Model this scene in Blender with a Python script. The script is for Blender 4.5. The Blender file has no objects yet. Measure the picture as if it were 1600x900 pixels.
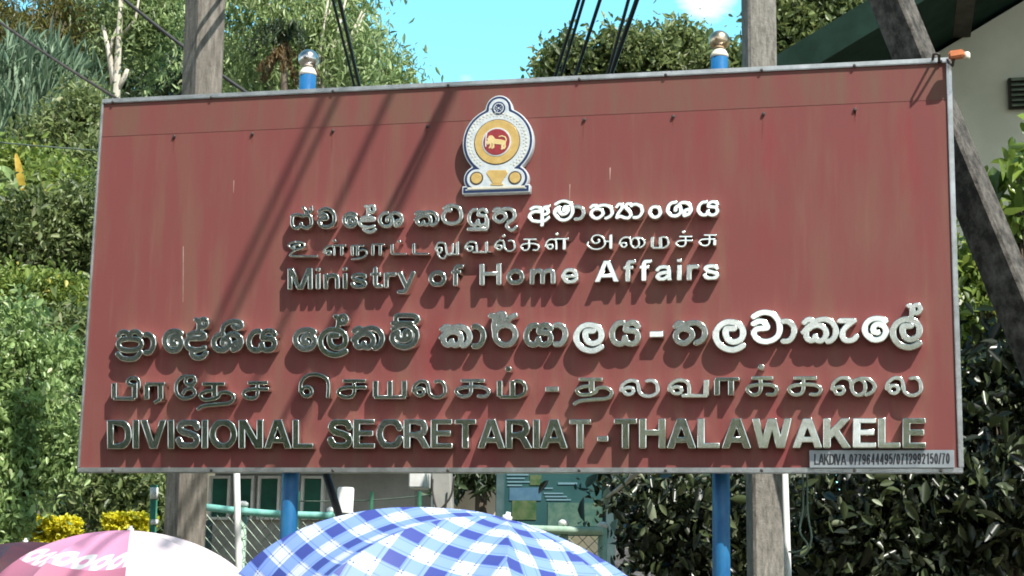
import bpy, math, random
import numpy as np
from mathutils import Vector, Matrix

SC = bpy.context.scene
COL = SC.collection
R = math.radians

# ---------------------------------------------------------------- camera
CAM = np.array([1.54819231, -6.75164353, 1.55])
RW = np.array([[0.97694084, 0.02215901, 0.2123572],
               [0.21267296, -0.18898682, -0.95867314],
               [0.01888947, 0.98172958, -0.18934156]])
FPX = 2670.0
cd = bpy.data.cameras.new('camera')
cd.sensor_width = 36.0
cd.lens = FPX / 1600 * 36
cd.clip_start = 0.05
cd.clip_end = 2000
cam = bpy.data.objects.new('camera', cd)
COL.objects.link(cam)
mw = Matrix([list(RW[0]) + [CAM[0]], list(RW[1]) + [CAM[1]], list(RW[2]) + [CAM[2]], [0, 0, 0, 1]])
cam.matrix_world = mw
SC.camera = cam

def ray(px, py):
    return RW @ np.array([(px - 800) / FPX, -(py - 450) / FPX, -1.0])

# ---------------------------------------------------------------- light
SUN = np.array([1.05, -1.0, 1.85]); SUN = SUN / np.linalg.norm(SUN)
SUN_EL = math.asin(SUN[2])
SUN_AZ = math.atan2(SUN[0], SUN[1])          # clockwise from +Y
sl = bpy.data.lights.new('sun', 'SUN')
sl.energy = 5.0
sl.angle = R(0.25)
sl.color = (1.0, 0.95, 0.87)
so = bpy.data.objects.new('sun', sl)
COL.objects.link(so)
so.rotation_euler = Vector(SUN).to_track_quat('Z', 'Y').to_euler()

wd = bpy.data.worlds.new('World')
SC.world = wd
wd.use_nodes = True
wn, wl = wd.node_tree.nodes, wd.node_tree.links
wn.clear()
sky = wn.new('ShaderNodeTexSky'); sky.sky_type = 'NISHITA'; sky.sun_disc = False
sky.sun_elevation = SUN_EL; sky.sun_rotation = SUN_AZ
sky.air_density = 1.0; sky.dust_density = 0.6; sky.ozone_density = 1.2
tc = wn.new('ShaderNodeTexCoord')
mpn = wn.new('ShaderNodeMapping'); mpn.inputs['Scale'].default_value = (1, 1, 2.4)
cn = wn.new('ShaderNodeTexNoise'); cn.inputs['Scale'].default_value = 5.0; cn.inputs['Detail'].default_value = 7; cn.inputs['Roughness'].default_value = .58
cr = wn.new('ShaderNodeMapRange'); cr.inputs[1].default_value = .40; cr.inputs[2].default_value = .58
mx = wn.new('ShaderNodeMix'); mx.data_type = 'RGBA'
mx.inputs['B'].default_value = (10, 10.6, 11, 1)
bg = wn.new('ShaderNodeBackground'); bg.inputs['Strength'].default_value = 0.12
wo = wn.new('ShaderNodeOutputWorld')
wl.new(tc.outputs['Generated'], mpn.inputs[0]); wl.new(mpn.outputs[0], cn.inputs['Vector'])
sx = wn.new('ShaderNodeSeparateXYZ'); wl.new(tc.outputs['Generated'], sx.inputs[0])
def wmath(op, a, b):
    m = wn.new('ShaderNodeMath'); m.operation = op
    for i, v in enumerate((a, b)):
        if hasattr(v, 'is_linked'): wl.new(v, m.inputs[i])
        else: m.inputs[i].default_value = v
    return m.outputs[0]
south = wmath('MULTIPLY', sx.outputs[1], -.30)                       # unseen cloud bank added low in the south to whiten letter reflections
lowz = wmath('MULTIPLY', wmath('ABSOLUTE', sx.outputs[2], 0), -.62)
cover = wmath('ADD', wmath('ADD', cn.outputs[0], south), lowz)
def puff(px, py, w, k):                                             # small cloud heads low over the trees
    d_ = ray(px, py); d_ = d_ / np.linalg.norm(d_)
    dn = wn.new('ShaderNodeVectorMath'); dn.operation = 'DOT_PRODUCT'
    wl.new(tc.outputs['Generated'], dn.inputs[0]); dn.inputs[1].default_value = tuple(map(float, d_))
    mr = wn.new('ShaderNodeMapRange'); wl.new(dn.outputs['Value'], mr.inputs[0])
    mr.inputs[1].default_value = math.cos(R(w)); mr.inputs[2].default_value = 1.0; mr.inputs[3].default_value = 0; mr.inputs[4].default_value = k
    return mr.outputs[0]
cover = wmath('ADD', cover, wmath('ADD', puff(1105, 20, 2.0, .40), puff(725, 131, 1.3, .32)))
cover = wmath('ADD', cover, puff(850, 114, 1.2, .34))
wl.new(cover, cr.inputs[0]); wl.new(cr.outputs[0], mx.inputs['Factor'])
tnt = wn.new('ShaderNodeMix'); tnt.data_type = 'RGBA'; tnt.blend_type = 'MULTIPLY'; tnt.inputs['Factor'].default_value = 1
tnt.inputs['B'].default_value = (.68, 1.24, 1.10, 1)
hz = wn.new('ShaderNodeMapRange'); wl.new(sx.outputs[1], hz.inputs[0])      # sky scaled by direction: brighter north, dimmed south to cut fill light
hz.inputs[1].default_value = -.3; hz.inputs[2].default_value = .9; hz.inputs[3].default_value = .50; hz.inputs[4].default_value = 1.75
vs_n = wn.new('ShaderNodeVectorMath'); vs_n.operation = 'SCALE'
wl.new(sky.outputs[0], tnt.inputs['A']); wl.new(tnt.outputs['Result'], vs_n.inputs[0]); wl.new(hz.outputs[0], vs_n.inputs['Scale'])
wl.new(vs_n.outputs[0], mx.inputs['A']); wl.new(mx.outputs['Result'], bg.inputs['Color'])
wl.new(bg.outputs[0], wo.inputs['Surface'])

SC.view_settings.view_transform = 'Standard'
SC.view_settings.look = 'None'
SC.view_settings.gamma = 1
SC.view_settings.use_curve_mapping = False
SC.view_settings.exposure = 0.68
SC.cycles.filter_width = 1.8

# ---------------------------------------------------------------- helpers
def at(px, py, Y):
    """world point where the sight line of a photo pixel meets the plane y = Y"""
    d = ray(px, py)
    return CAM + d * (Y - CAM[1]) / d[1]

def mpp(px, py, Y):
    """metres per photo pixel there"""
    return np.linalg.norm(at(px, py, Y) - CAM) / FPX

rng = np.random.default_rng(7)
random.seed(7)

def gh(x, y):
    """height of the ground"""
    def sm(a, b, t):
        t = min(1, max(0, (t - a) / (b - a))); return t * t * (3 - 2 * t)
    h = 0.75 * sm(0.5, 2.2, y)
    left = sm(0.5, -3.5, x)
    if y > 4:
        h += left * 0.30 * (min(y, 40) - 4) + (1 - left) * 0.05 * (min(y, 40) - 4)
    return h

def mesh_obj(name, verts, faces, mats, parent=None, smooth=False, midx=None):
    me = bpy.data.meshes.new(name)
    me.from_pydata([tuple(map(float, v)) for v in verts], [], faces)
    for m in (mats if isinstance(mats, (list, tuple)) else [mats]):
        me.materials.append(m)
    if midx is not None:
        me.polygons.foreach_set('material_index', midx)
    if smooth:
        me.polygons.foreach_set('use_smooth', [True] * len(me.polygons))
    me.update()
    o = bpy.data.objects.new(name, me)
    COL.objects.link(o)
    if parent is not None:
        o.parent = parent
        o.matrix_parent_inverse = Matrix.Translation(-Vector(parent.location)) if parent.rotation_euler[:] == (0, 0, 0) else parent.matrix_basis.inverted()
    return o

def empty(name, loc=(0, 0, 0)):
    o = bpy.data.objects.new(name, None)
    COL.objects.link(o)
    o.location = tuple(map(float, loc))
    o.empty_display_size = .1
    return o

def tag(o, label, cat, group=None):
    o['label'] = label; o['category'] = cat
    if group: o['group'] = group
    return o

class MB:
    """collects boxes, tubes and so on; build() links them as one mesh"""
    def __init__(s): s.v = []; s.f = []
    def add(s, vs, fs):
        n = len(s.v); s.v += [tuple(map(float, v)) for v in vs]; s.f += [tuple(i + n for i in f) for f in fs]; return s
    def box(s, lo, hi, bev=0.0, rot=None):
        (x0, y0, z0), (x1, y1, z1) = lo, hi
        b = min(bev, .45 * min(x1 - x0, y1 - y0, z1 - z0))
        if b <= 0:
            vs = [(x, y, z) for z in (z0, z1) for y in (y0, y1) for x in (x0, x1)]
            fs = [(0, 2, 3, 1), (4, 5, 7, 6), (0, 1, 5, 4), (2, 6, 7, 3), (0, 4, 6, 2), (1, 3, 7, 5)]
        else:
            import bmesh
            bm = bmesh.new()
            bmesh.ops.create_cube(bm, size=1)
            for v in bm.verts:
                v.co = Vector(((x0 + x1) / 2 + v.co.x * (x1 - x0), (y0 + y1) / 2 + v.co.y * (y1 - y0), (z0 + z1) / 2 + v.co.z * (z1 - z0)))
            bmesh.ops.bevel(bm, geom=bm.edges[:], offset=b, segments=2, affect='EDGES')
            bm.verts.index_update()
            vs = [v.co[:] for v in bm.verts]; fs = [[v.index for v in f.verts] for f in bm.faces]
            bm.free()
        if rot is not None:
            c = Vector(((x0 + x1) / 2, (y0 + y1) / 2, (z0 + z1) / 2))
            vs = [tuple(c + rot @ (Vector(v) - c)) for v in vs]
        return s.add(vs, fs)
    def tube(s, pts, r, n=8, cap=True):
        pts = [np.array(p, float) for p in pts]
        rs = r if isinstance(r, (list, tuple, np.ndarray)) else [r] * len(pts)
        vs = []; fs = []
        up = None
        for i, p in enumerate(pts):
            t = pts[min(i + 1, len(pts) - 1)] - pts[max(i - 1, 0)]
            t = t / (np.linalg.norm(t) + 1e-9)
            if up is None:
                up = np.array([0, 0, 1.]) if abs(t[2]) < .9 else np.array([1., 0, 0])
            a = np.cross(t, up); a /= np.linalg.norm(a); b = np.cross(a, t); up = b
            for k in range(n):
                w = 2 * math.pi * k / n
                vs.append(p + rs[i] * (math.cos(w) * a + math.sin(w) * b))
        for i in range(len(pts) - 1):
            for k in range(n):
                k2 = (k + 1) % n
                fs.append((i * n + k, i * n + k2, (i + 1) * n + k2, (i + 1) * n + k))
        if cap:
            fs.append(tuple(range(n))[::-1]); fs.append(tuple(range((len(pts) - 1) * n, len(pts) * n)))
        return s.add(vs, fs)
    def lathe(s, prof, c, n=24):
        vs = []; fs = []
        for r, z in prof:
            for k in range(n):
                w = 2 * math.pi * k / n
                vs.append((c[0] + r * math.cos(w), c[1] + r * math.sin(w), c[2] + z))
        for i in range(len(prof) - 1):
            for k in range(n):
                k2 = (k + 1) % n
                fs.append((i * n + k, i * n + k2, (i + 1) * n + k2, (i + 1) * n + k))
        fs.append(tuple(range(n))[::-1]); fs.append(tuple(range((len(prof) - 1) * n, len(prof) * n)))
        return s.add(vs, fs)
    def build(s, name, m, parent=None, smooth=False):
        return mesh_obj(name, s.v, s.f, m, parent, smooth)

# ---------------------------------------------------------------- materials
class NT:
    def __init__(s, name):
        s.m = bpy.data.materials.new(name); s.m.use_nodes = True
        s.n = s.m.node_tree.nodes; s.l = s.m.node_tree.links
        s.b = s.n['Principled BSDF']
    def node(s, t, **kw):
        n = s.n.new(t)
        for k, v in kw.items(): setattr(n, k, v)
        return n
    def link(s, a, b): s.l.new(a, b)
    def noise(s, scale, detail=5, rough=.6, vec=None, stretch=None, coord='Object'):
        t = s.node('ShaderNodeTexNoise'); t.inputs['Scale'].default_value = scale
        t.inputs['Detail'].default_value = detail; t.inputs['Roughness'].default_value = rough
        c = s.node('ShaderNodeTexCoord'); src = c.outputs[coord] if vec is None else vec
        if stretch:
            m = s.node('ShaderNodeMapping'); m.inputs['Scale'].default_value = stretch
            s.link(src, m.inputs[0]); src = m.outputs[0]
        s.link(src, t.inputs['Vector'])
        return t.outputs[0]
    def ramp(s, fac, stops):
        r = s.node('ShaderNodeValToRGB'); e = r.color_ramp.elements
        while len(e) < len(stops): e.new(.5)
        for q, (p, c) in zip(e, stops):
            q.position = p; q.color = (*c, 1) if len(c) == 3 else c
        s.link(fac, r.inputs[0]); return r.outputs[0]
    def mix(s, fac, a, b, mode='MIX'):
        m = s.node('ShaderNodeMix', data_type='RGBA', blend_type=mode)
        for inp, v in (('Factor', fac), ('A', a), ('B', b)):
            if hasattr(v, 'is_linked'): s.link(v, m.inputs[inp])
            else: m.inputs[inp].default_value = v if inp == 'Factor' else (*v, 1)
        return m.outputs['Result']
    def math(s, op, a, b=None, c=None):
        m = s.node('ShaderNodeMath', operation=op)
        for i, v in enumerate((a, b, c)):
            if v is None: continue
            if hasattr(v, 'is_linked'): s.link(v, m.inputs[i])
            else: m.inputs[i].default_value = v
        return m.outputs[0]
    def bump(s, h, strength=.3, dist=.01):
        b = s.node('ShaderNodeBump'); b.inputs['Strength'].default_value = strength; b.inputs['Distance'].default_value = dist
        s.link(h, b.inputs['Height']); s.link(b.outputs[0], s.b.inputs['Normal'])
    def set(s, col=None, rough=None, metal=None, spec=None):
        if col is not None:
            if hasattr(col, 'is_linked'): s.link(col, s.b.inputs['Base Color'])
            else: s.b.inputs['Base Color'].default_value = (*col, 1)
        if rough is not None:
            if hasattr(rough, 'is_linked'): s.link(rough, s.b.inputs['Roughness'])
            else: s.b.inputs['Roughness'].default_value = rough
        if metal is not None: s.b.inputs['Metallic'].default_value = metal
        if spec is not None: s.b.inputs['Specular IOR Level'].default_value = spec
        return s.m

def worn(name, c1, c2, scale=6, rough=.6, metal=0, stretch=None, bump=0.0, lo=.35, hi=.65, spec=None):
    t = NT(name)
    n = t.noise(scale, 6, .65, stretch=stretch)
    t.set(t.ramp(n, [(lo, c1), (hi, c2)]), rough, metal, spec)
    if bump:
        t.bump(t.noise(scale * 4, 6, .7), bump, .01)
    return t.m

def leaf_mat(name, dark, light, trans=.35, rough=.42, spec=.5, third=None, stops=None):
    t = NT(name)
    a = t.node('ShaderNodeAttribute'); a.attribute_name = 'tint'; a.attribute_type = 'GEOMETRY'
    st = [(0.0, dark), (.75, light)]
    if third: st = [(0.0, dark), (.68, light), (.84, light), (.96, third)]
    if stops: st = stops
    c = t.ramp(a.outputs['Fac'], st)
    t.set(c, rough, 0, spec)
    tr = t.node('ShaderNodeBsdfTranslucent')
    h = t.node('ShaderNodeHueSaturation'); h.inputs['Value'].default_value = 1.5; h.inputs['Hue'].default_value = .485
    t.link(c, h.inputs['Color']); t.link(h.outputs[0], tr.inputs['Color'])
    ms = t.node('ShaderNodeMixShader'); ms.inputs[0].default_value = trans
    t.link(t.b.outputs[0], ms.inputs[1]); t.link(tr.outputs[0], ms.inputs[2])
    t.link(ms.outputs[0], t.n['Material Output'].inputs['Surface'])
    return t.m

def panel_material():
    t = NT('maroon_panel')
    base = t.mix(t.noise(2.2, 4, .6), (.190, .052, .052), (.166, .056, .049))
    streak = t.noise(1.0, 7, .62, stretch=(9, 1, 1.2))
    sm = t.ramp(streak, [(.46, (0, 0, 0)), (.64, (1, 1, 1))])
    c = t.mix(t.math('MULTIPLY', sm, .52), base, (.170, .092, .066))
    st2 = t.noise(1.0, 6, .6, stretch=(30, 1, 2.0))
    s2 = t.ramp(st2, [(.56, (0, 0, 0)), (.72, (1, 1, 1))])
    c = t.mix(t.math('MULTIPLY', s2, .28), c, (.235, .105, .085))
    st3 = t.noise(1.0, 4, .5, stretch=(5, 1, 1.6))
    s3 = t.ramp(st3, [(.60, (0, 0, 0)), (.72, (1, 1, 1))])
    c = t.mix(t.math('MULTIPLY', s3, .40), c, (.22, .027, .036))
    blot = t.ramp(t.noise(16, 5, .7), [(.60, (0, 0, 0)), (.75, (1, 1, 1))])
    c = t.mix(t.math('MULTIPLY', blot, .22), c, (.15, .06, .04))
    t.set(c, t.math('ADD', t.math('MULTIPLY', streak, .25), .44), 0, .18)
    t.bump(t.noise(1.4, 2, .4), .10, .02)
    return t.m

def steel_material(name, tintc, rough, dirt=.35):
    t = NT(name)
    n = t.noise(22, 6, .7)
    c = t.mix(t.math('MULTIPLY', t.ramp(n, [(.45, (0, 0, 0)), (.7, (1, 1, 1))]), dirt), tintc, (.22, .22, .19))
    n2 = t.noise(60, 3, .6)
    t.set(c, t.math('ADD', t.math('MULTIPLY', n2, .12), rough - .05), 1.0)
    t.bump(t.noise(9, 2, .4), .10, .006)
    return t.m

M = {}
M['panel'] = panel_material()
M['strip'] = worn('maroon_strip', (.176, .056, .052), (.152, .080, .058), 1.6, .55, stretch=(9, 1, 1.3), lo=.38, hi=.66, spec=.18)
M['steel'] = steel_material('polished_steel', (.86, .87, .80), .15, .30)
M['alu'] = worn('aluminium', (.55, .56, .56), (.34, .35, .34), 9, .34, .85, bump=.15)
M['concrete'] = worn('weathered_concrete', (.075, .062, .05), (.25, .228, .195), 7, .9, stretch=(6, 6, 1), bump=.6, lo=.3, hi=.72)
M['concrete_pale'] = worn('pale_concrete', (.10, .09, .078), (.285, .27, .24), 9, .9, stretch=(6, 6, 1.5), bump=.6, lo=.3, hi=.7)
M['concrete_dark'] = worn('mossy_concrete', (.03, .026, .022), (.175, .16, .142), 14, .92, stretch=(1.5, 1.5, 1), bump=.8, lo=.40, hi=.74)
def chipped(name, c1, c2):
    t = NT(name)
    c = t.ramp(t.noise(10, 6, .65, stretch=(2, 2, .7)), [(.35, c1), (.65, c2)])
    rust = t.ramp(t.noise(34, 5, .7), [(.64, (0, 0, 0)), (.69, (1, 1, 1))])
    c = t.mix(t.math('MULTIPLY', rust, .75), c, (.07, .045, .035))
    t.set(c, t.math('ADD', t.math('MULTIPLY', t.noise(14, 4, .6), .4), .22), 0, .4)
    t.bump(t.noise(40, 4, .6), .2, .004)
    return t.m
M['blue'] = chipped('blue_pipe_paint', (.008, .085, .24), (.018, .145, .32))
M['chrome'] = steel_material('ball_chrome', (.62, .56, .54), .24, .2)
M['brass'] = steel_material('dull_brass', (.62, .47, .33), .30, .25)
M['cream'] = worn('cream_collar', (.66, .60, .5), (.74, .70, .62), 20, .5)
M['rust'] = worn('rust_stain', (.155, .048, .040), (.175, .060, .045), 30, .8, spec=.1)
M['run'] = worn('pale_run', (.36, .22, .19), (.50, .36, .32), 20, .7)
M['white'] = worn('white_paint', (.62, .62, .60), (.78, .78, .76), 8, .45)
M['black'] = worn('black_rubber', (.012, .012, .014), (.025, .025, .03), 20, .5)
M['iron'] = worn('dark_iron', (.03, .025, .025), (.07, .055, .05), 18, .6, bump=.2)
M['print'] = worn('black_print', (.012, .012, .014), (.03, .03, .035), 30, .5)
M['plate'] = worn('silver_plate', (.26, .29, .32), (.36, .39, .41), 10, .38, .5)
M['turquoise'] = worn('turquoise_paint', (.13, .40, .34), (.25, .55, .48), 18, .45, bump=.1)
M['green_pipe'] = worn('green_pipe_paint', (.02, .11, .06), (.05, .20, .12), 12, .45)
M['pale_green'] = worn('pale_green_paint', (.26, .40, .30), (.42, .55, .44), 16, .5)
M['wiremesh'] = worn('galvanised_wire', (.08, .12, .09), (.20, .25, .20), 20, .45, .5)
M['bark_pale'] = worn('pale_bark', (.32, .28, .22), (.62, .58, .5), 6, .85, stretch=(3, 3, .6), bump=.4)
M['bark'] = worn('brown_bark', (.05, .035, .025), (.16, .125, .09), 8, .9, stretch=(3, 3, .5), bump=.5)
M['wall_grey'] = worn('grey_green_plaster', (.50, .51, .40), (.62, .62, .51), 1.6, .85, bump=.1)  # pale grey green plaster, the wall's own even colour
M['wall_pale'] = worn('pale_plaster', (.24, .24, .225), (.36, .355, .33), 3, .85, bump=.15)
M['cream_wall'] = worn('cream_plaster', (.55, .47, .36), (.66, .58, .46), 3, .85)
M['stone'] = worn('rough_stone', (.05, .05, .052), (.26, .26, .27), 14, .9, bump=.8, lo=.35, hi=.7)
M['roof_green'] = worn('dark_green_sheet', (.004, .016, .011), (.010, .030, .022), 5, .85, spec=.15)
M['timber_dark'] = worn('dark_timber', (.02, .017, .015), (.05, .043, .038), 9, .8)
M['glass_green'] = worn('green_window_cloth', (.008, .07, .055), (.02, .14, .10), 3, .3, spec=.6)
M['orange'] = worn('orange_plastic', (.48, .13, .04), (.58, .2, .07), 30, .5)
M['ground'] = worn('earth_ground', (.06, .05, .035), (.14, .12, .085), 1.2, .95, bump=.5)
M['moss'] = worn('mossy_slope', (.03, .05, .015), (.09, .12, .03), 2.0, .95, bump=.5)
M['notice'] = worn('notice_paint', (.018, .075, .080), (.038, .11, .108), 3, .45)
M['notice_pale'] = worn('notice_print_pale', (.14, .27, .34), (.2, .33, .38), 9, .5)
M['notice_frame'] = worn('notice_frame_paint', (.05, .10, .11), (.09, .15, .155), 9, .5)
M['notice_box'] = worn('notice_box_print', (.05, .13, .22), (.09, .19, .27), 12, .5)
M['notice_map'] = worn('notice_map_print', (.03, .11, .09), (.12, .20, .15), 18, .5)
M['notice_green'] = worn('notice_picture', (.03, .09, .03), (.14, .17, .08), 14, .5)
M['navy'] = worn('navy_enamel', (.008, .016, .07), (.012, .028, .10), 20, .35)
M['enamel'] = worn('white_enamel', (.42, .47, .50), (.56, .60, .61), 25, .35)
M['gold'] = worn('gold_enamel', (.50, .33, .10), (.62, .43, .16), 25, .35, .25)
M['gold_lion'] = worn('lion_enamel', (.55, .42, .18), (.66, .52, .26), 25, .4)
M['gold_pale'] = worn('pale_gold_enamel', (.50, .48, .40), (.6, .56, .45), 40, .4)
M['maroon_en'] = worn('crimson_enamel', (.22, .018, .025), (.28, .03, .035), 25, .35)
M['handle'] = worn('umbrella_handle', (.02, .02, .022), (.04, .04, .045), 20, .35)

L = {}
L['olive'] = leaf_mat('olive_leaf', (.03, .035, .01), (.17, .165, .035))
L['pale'] = leaf_mat('pale_leaf', (.06, .10, .03), (.28, .37, .15), third=(.50, .55, .32))
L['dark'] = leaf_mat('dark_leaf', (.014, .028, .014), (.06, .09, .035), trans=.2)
L['bluegreen'] = leaf_mat('bluegreen_blade', (.08, .14, .085), (.33, .45, .30))
L['bright'] = leaf_mat('bright_leaf', (.05, .095, .03), (.31, .43, .16), rough=.35, third=(.62, .66, .38))  # third tint paints whitish sun glints onto some leaves
L['lime'] = leaf_mat('lime_leaf', (.06, .10, .02), (.22, .30, .06), third=(.5, .42, .08))
L['mixed'] = leaf_mat('mixed_leaf', (.03, .055, .018), (.19, .24, .085), third=(.42, .42, .26))
L['yellow'] = leaf_mat('yellow_leaf', (.36, .35, .02), (.74, .70, .04), trans=.35)
L['glossy'] = leaf_mat('glossy_leaf', (.006, .011, .005), (.065, .085, .03), trans=.18, rough=.32, spec=.5, stops=[(0, (.003, .005, .003)), (.55, (.02, .028, .012)), (.80, (.085, .11, .042)), (.93, (.36, .40, .28))])  # stops put sunlit glints and near-black gaps into the leaf colour
L['vivid'] = leaf_mat('vivid_leaf', (.03, .07, .012), (.22, .31, .06), trans=.3, rough=.28, third=(.45, .50, .25))
L['dry'] = leaf_mat('dry_frond', (.06, .035, .015), (.22, .15, .06))
L['banana'] = leaf_mat('yellowed_leaf', (.45, .26, .03), (.62, .42, .06))
L['verge'] = leaf_mat('verge_leaf', (.10, .13, .03), (.34, .36, .10), trans=.6)
L['wood'] = leaf_mat('far_wood_leaf', (.014, .023, .010), (.068, .092, .040), trans=.15, third=(.17, .21, .06))

# ---------------------------------------------------------------- lettering engine
def catmull(P, k=7, closed=False):
    P = [np.array(p, float) for p in P]
    if len(P) < 3: return np.array(P)
    n = len(P); out = []
    for i in range(n if closed else n - 1):
        if closed:
            p0, p1, p2, p3 = P[(i - 1) % n], P[i], P[(i + 1) % n], P[(i + 2) % n]
        else:
            p0, p1, p2, p3 = P[max(i - 1, 0)], P[i], P[i + 1], P[min(i + 2, n - 1)]
        for j in range(k):
            t = j / k
            out.append(.5 * (2 * p1 + (p2 - p0) * t + (2 * p0 - 5 * p1 + 4 * p2 - p3) * t * t + (3 * p1 - p0 - 3 * p2 + p3) * t ** 3))
    out.append(P[0] if closed else P[-1])
    return np.array(out)

def ell(cx, cy, rx, ry, n=14):
    return [(cx + rx * math.cos(2 * math.pi * i / n), cy + ry * math.sin(2 * math.pi * i / n)) for i in range(n)]

def contours(F, x0, y0, h):
    """marching squares: closed outlines of F < 0"""
    ny, nx = F.shape
    ins = F < 0
    s = ins.astype(int)
    code = s[:-1, :-1] + 2 * s[:-1, 1:] + 4 * s[1:, 1:] + 8 * s[1:, :-1]
    T = {1: [(3, 0)], 2: [(0, 1)], 3: [(3, 1)], 4: [(1, 2)], 5: [(3, 2), (1, 0)], 6: [(0, 2)], 7: [(3, 2)],
         8: [(2, 3)], 9: [(2, 0)], 10: [(0, 3), (2, 1)], 11: [(2, 1)], 12: [(1, 3)], 13: [(1, 0)], 14: [(0, 3)]}
    def key(j, i, e):
        return (0, j, i) if e == 0 else (1, j, i + 1) if e == 1 else (0, j + 1, i) if e == 2 else (1, j, i)
    def pos(k):
        o, j, i = k
        if o == 0:
            a, b = F[j, i], F[j, i + 1]; t = a / (a - b); return (x0 + (i + t) * h, y0 + j * h)
        a, b = F[j, i], F[j + 1, i]; t = a / (a - b); return (x0 + i * h, y0 + (j + t) * h)
    nxt = {}
    for j, i in np.argwhere((code > 0) & (code < 15)):
        for a, b in T[int(code[j, i])]:
            nxt[key(j, i, a)] = key(j, i, b)
    loops = []
    while nxt:
        k0 = next(iter(nxt)); k = k0; lp = []
        while k in nxt:
            lp.append(pos(k)); k = nxt.pop(k)
        if len(lp) > 6: loops.append(np.array(lp))
    return loops

def rdp(P, eps):
    if len(P) < 3: return P
    a, b = P[0], P[-1]
    d = b - a; L_ = np.hypot(*d)
    q = P - a
    dist = np.abs(d[0] * q[:, 1] - d[1] * q[:, 0]) / L_ if L_ > 1e-12 else np.hypot(q[:, 0], q[:, 1])
    i = int(dist.argmax())
    if dist[i] < eps: return np.array([a, b])
    return np.vstack([rdp(P[:i + 1], eps)[:-1], rdp(P[i:], eps)])

def stroke_field(strokes, X, Y):
    """strokes: list of (points, half width, round ends?, closed?)"""
    F = np.full(X.shape, 1e3)
    for P, hw, rnd in strokes:
        m = len(P) - 1
        for i in range(m):
            a, b = P[i], P[i + 1]
            d = b - a; l2 = d @ d
            if l2 < 1e-14: continue
            qx, qy = X - a[0], Y - a[1]
            u = (qx * d[0] + qy * d[1]) / l2
            t = np.clip(u, 0, 1)
            D = np.hypot(qx - t * d[0], qy - t * d[1]) - hw
            if not rnd:
                ln = math.sqrt(l2)
                if i == 0: D = np.maximum(D, -u * ln)
                if i == m - 1: D = np.maximum(D, (u - 1) * ln)
            np.minimum(F, D, out=F)
    return F

def solid(name, F, x0, z0, h, depth, bev, mat, parent, yfront, tilt=(0, 0), eps=None, bres=2):
    """extrudes the region F < 0 of the sign plane (x, z) into a bevelled solid whose front is at y = yfront"""
    loops = []
    for lp in contours(F + bev, x0, z0, h):          # inset by the bevel, which grows it back
        q = (np.roll(lp, 1, 0) + 2 * lp + np.roll(lp, -1, 0)) / 4
        keep = [q[0]]
        for p_ in q[1:]:
            if np.hypot(*(p_ - keep[-1])) > .5 * h: keep.append(p_)
        if len(keep) > 3 and np.hypot(*(keep[0] - keep[-1])) < .5 * h: keep.pop()
        if len(keep) > 5: loops.append(np.array(keep))
    cu = bpy.data.curves.new(name, 'CURVE')
    cu.dimensions = '2D'; cu.fill_mode = 'BOTH'
    cu.extrude = max(depth / 2 - bev, 1e-4); cu.bevel_depth = bev; cu.bevel_resolution = bres; cu.offset = 0
    allp = np.vstack(loops); c = (allp.min(0) + allp.max(0)) / 2
    for lp in loops:
        i = len(lp) // 2
        P = np.vstack([rdp(lp[:i + 1], eps or h * .18)[:-1], rdp(np.vstack([lp[i:], lp[:1]]), eps or h * .18)[:-1]])
        if len(P) < 3: continue
        sp = cu.splines.new('POLY'); sp.points.add(len(P) - 1)
        sp.points.foreach_set('co', np.hstack([P - c, np.zeros((len(P), 1)), np.ones((len(P), 1))]).ravel())
        sp.use_cyclic_u = True
    tmp = bpy.data.objects.new('tmp', cu); COL.objects.link(tmp)
    dg = bpy.context.evaluated_depsgraph_get()
    me = bpy.data.meshes.new_from_object(tmp.evaluated_get(dg), depsgraph=dg)
    bpy.data.objects.remove(tmp); bpy.data.curves.remove(cu)
    me.name = name
    me.materials.clear(); me.materials.append(mat)
    o = bpy.data.objects.new(name, me); COL.objects.link(o)
    o.parent = parent
    pl = Vector(parent.location) if parent is not None else Vector((0, 0, 0))
    if parent is not None and parent.parent is not None: pl = pl + Vector(parent.parent.location)
    o.location = Vector((c[0], yfront + depth / 2, c[1])) - pl
    o.rotation_euler = (math.pi / 2 + tilt[0], 0, tilt[1])
    if parent is not None and parent.rotation_euler[0] != 0:      # sub-part of a turned part
        o.matrix_parent_inverse = parent.matrix_basis.inverted() @ Matrix.Translation(parent.location)
    return o

YF = -0.047                                  # front of the letters
def sgn(p):                                  # photo pixel -> sign plane
    q = at(p[0], p[1], YF); return (q[0], q[2])

def letter(name, strokes, parent, mat, clip=None, depth=.046, yfront=YF, bev=.003, tilt=None, h=.0011):
    """strokes in photo pixels: (points, half width px, round)"""
    S = []
    for P, hw, rnd in strokes:
        Q = np.array([sgn(p) for p in P])
        S.append((Q, hw * mpp(P[0][0], P[0][1], YF), rnd))
    A = np.vstack([q for q, _, _ in S]); pad = max(w for _, w, _ in S) + 3 * h
    lo = A.min(0) - pad; hi = A.max(0) + pad
    xs = np.arange(lo[0], hi[0] + h, h); zs = np.arange(lo[1], hi[1] + h, h)
    X, Z = np.meshgrid(xs, zs)
    F = stroke_field(S, X, Z)
    if clip:                                  # clip between two pixel heights (baseline, cap line)
        for (pa, pb, sg) in clip:
            a = np.array(sgn(pa)); b = np.array(sgn(pb)); d = (b - a) / np.linalg.norm(b - a)
            F = np.maximum(F, sg * (-(X - a[0]) * d[1] + (Z - a[1]) * d[0]))
    F[0, :] = F[-1, :] = 1; F[:, 0] = F[:, -1] = 1
    if tilt is None: tilt = (random.gauss(0, .014), random.gauss(0, .020))
    return solid(name, F, xs[0], zs[0], h, depth, bev, mat, parent, yfront, tilt)

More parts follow.
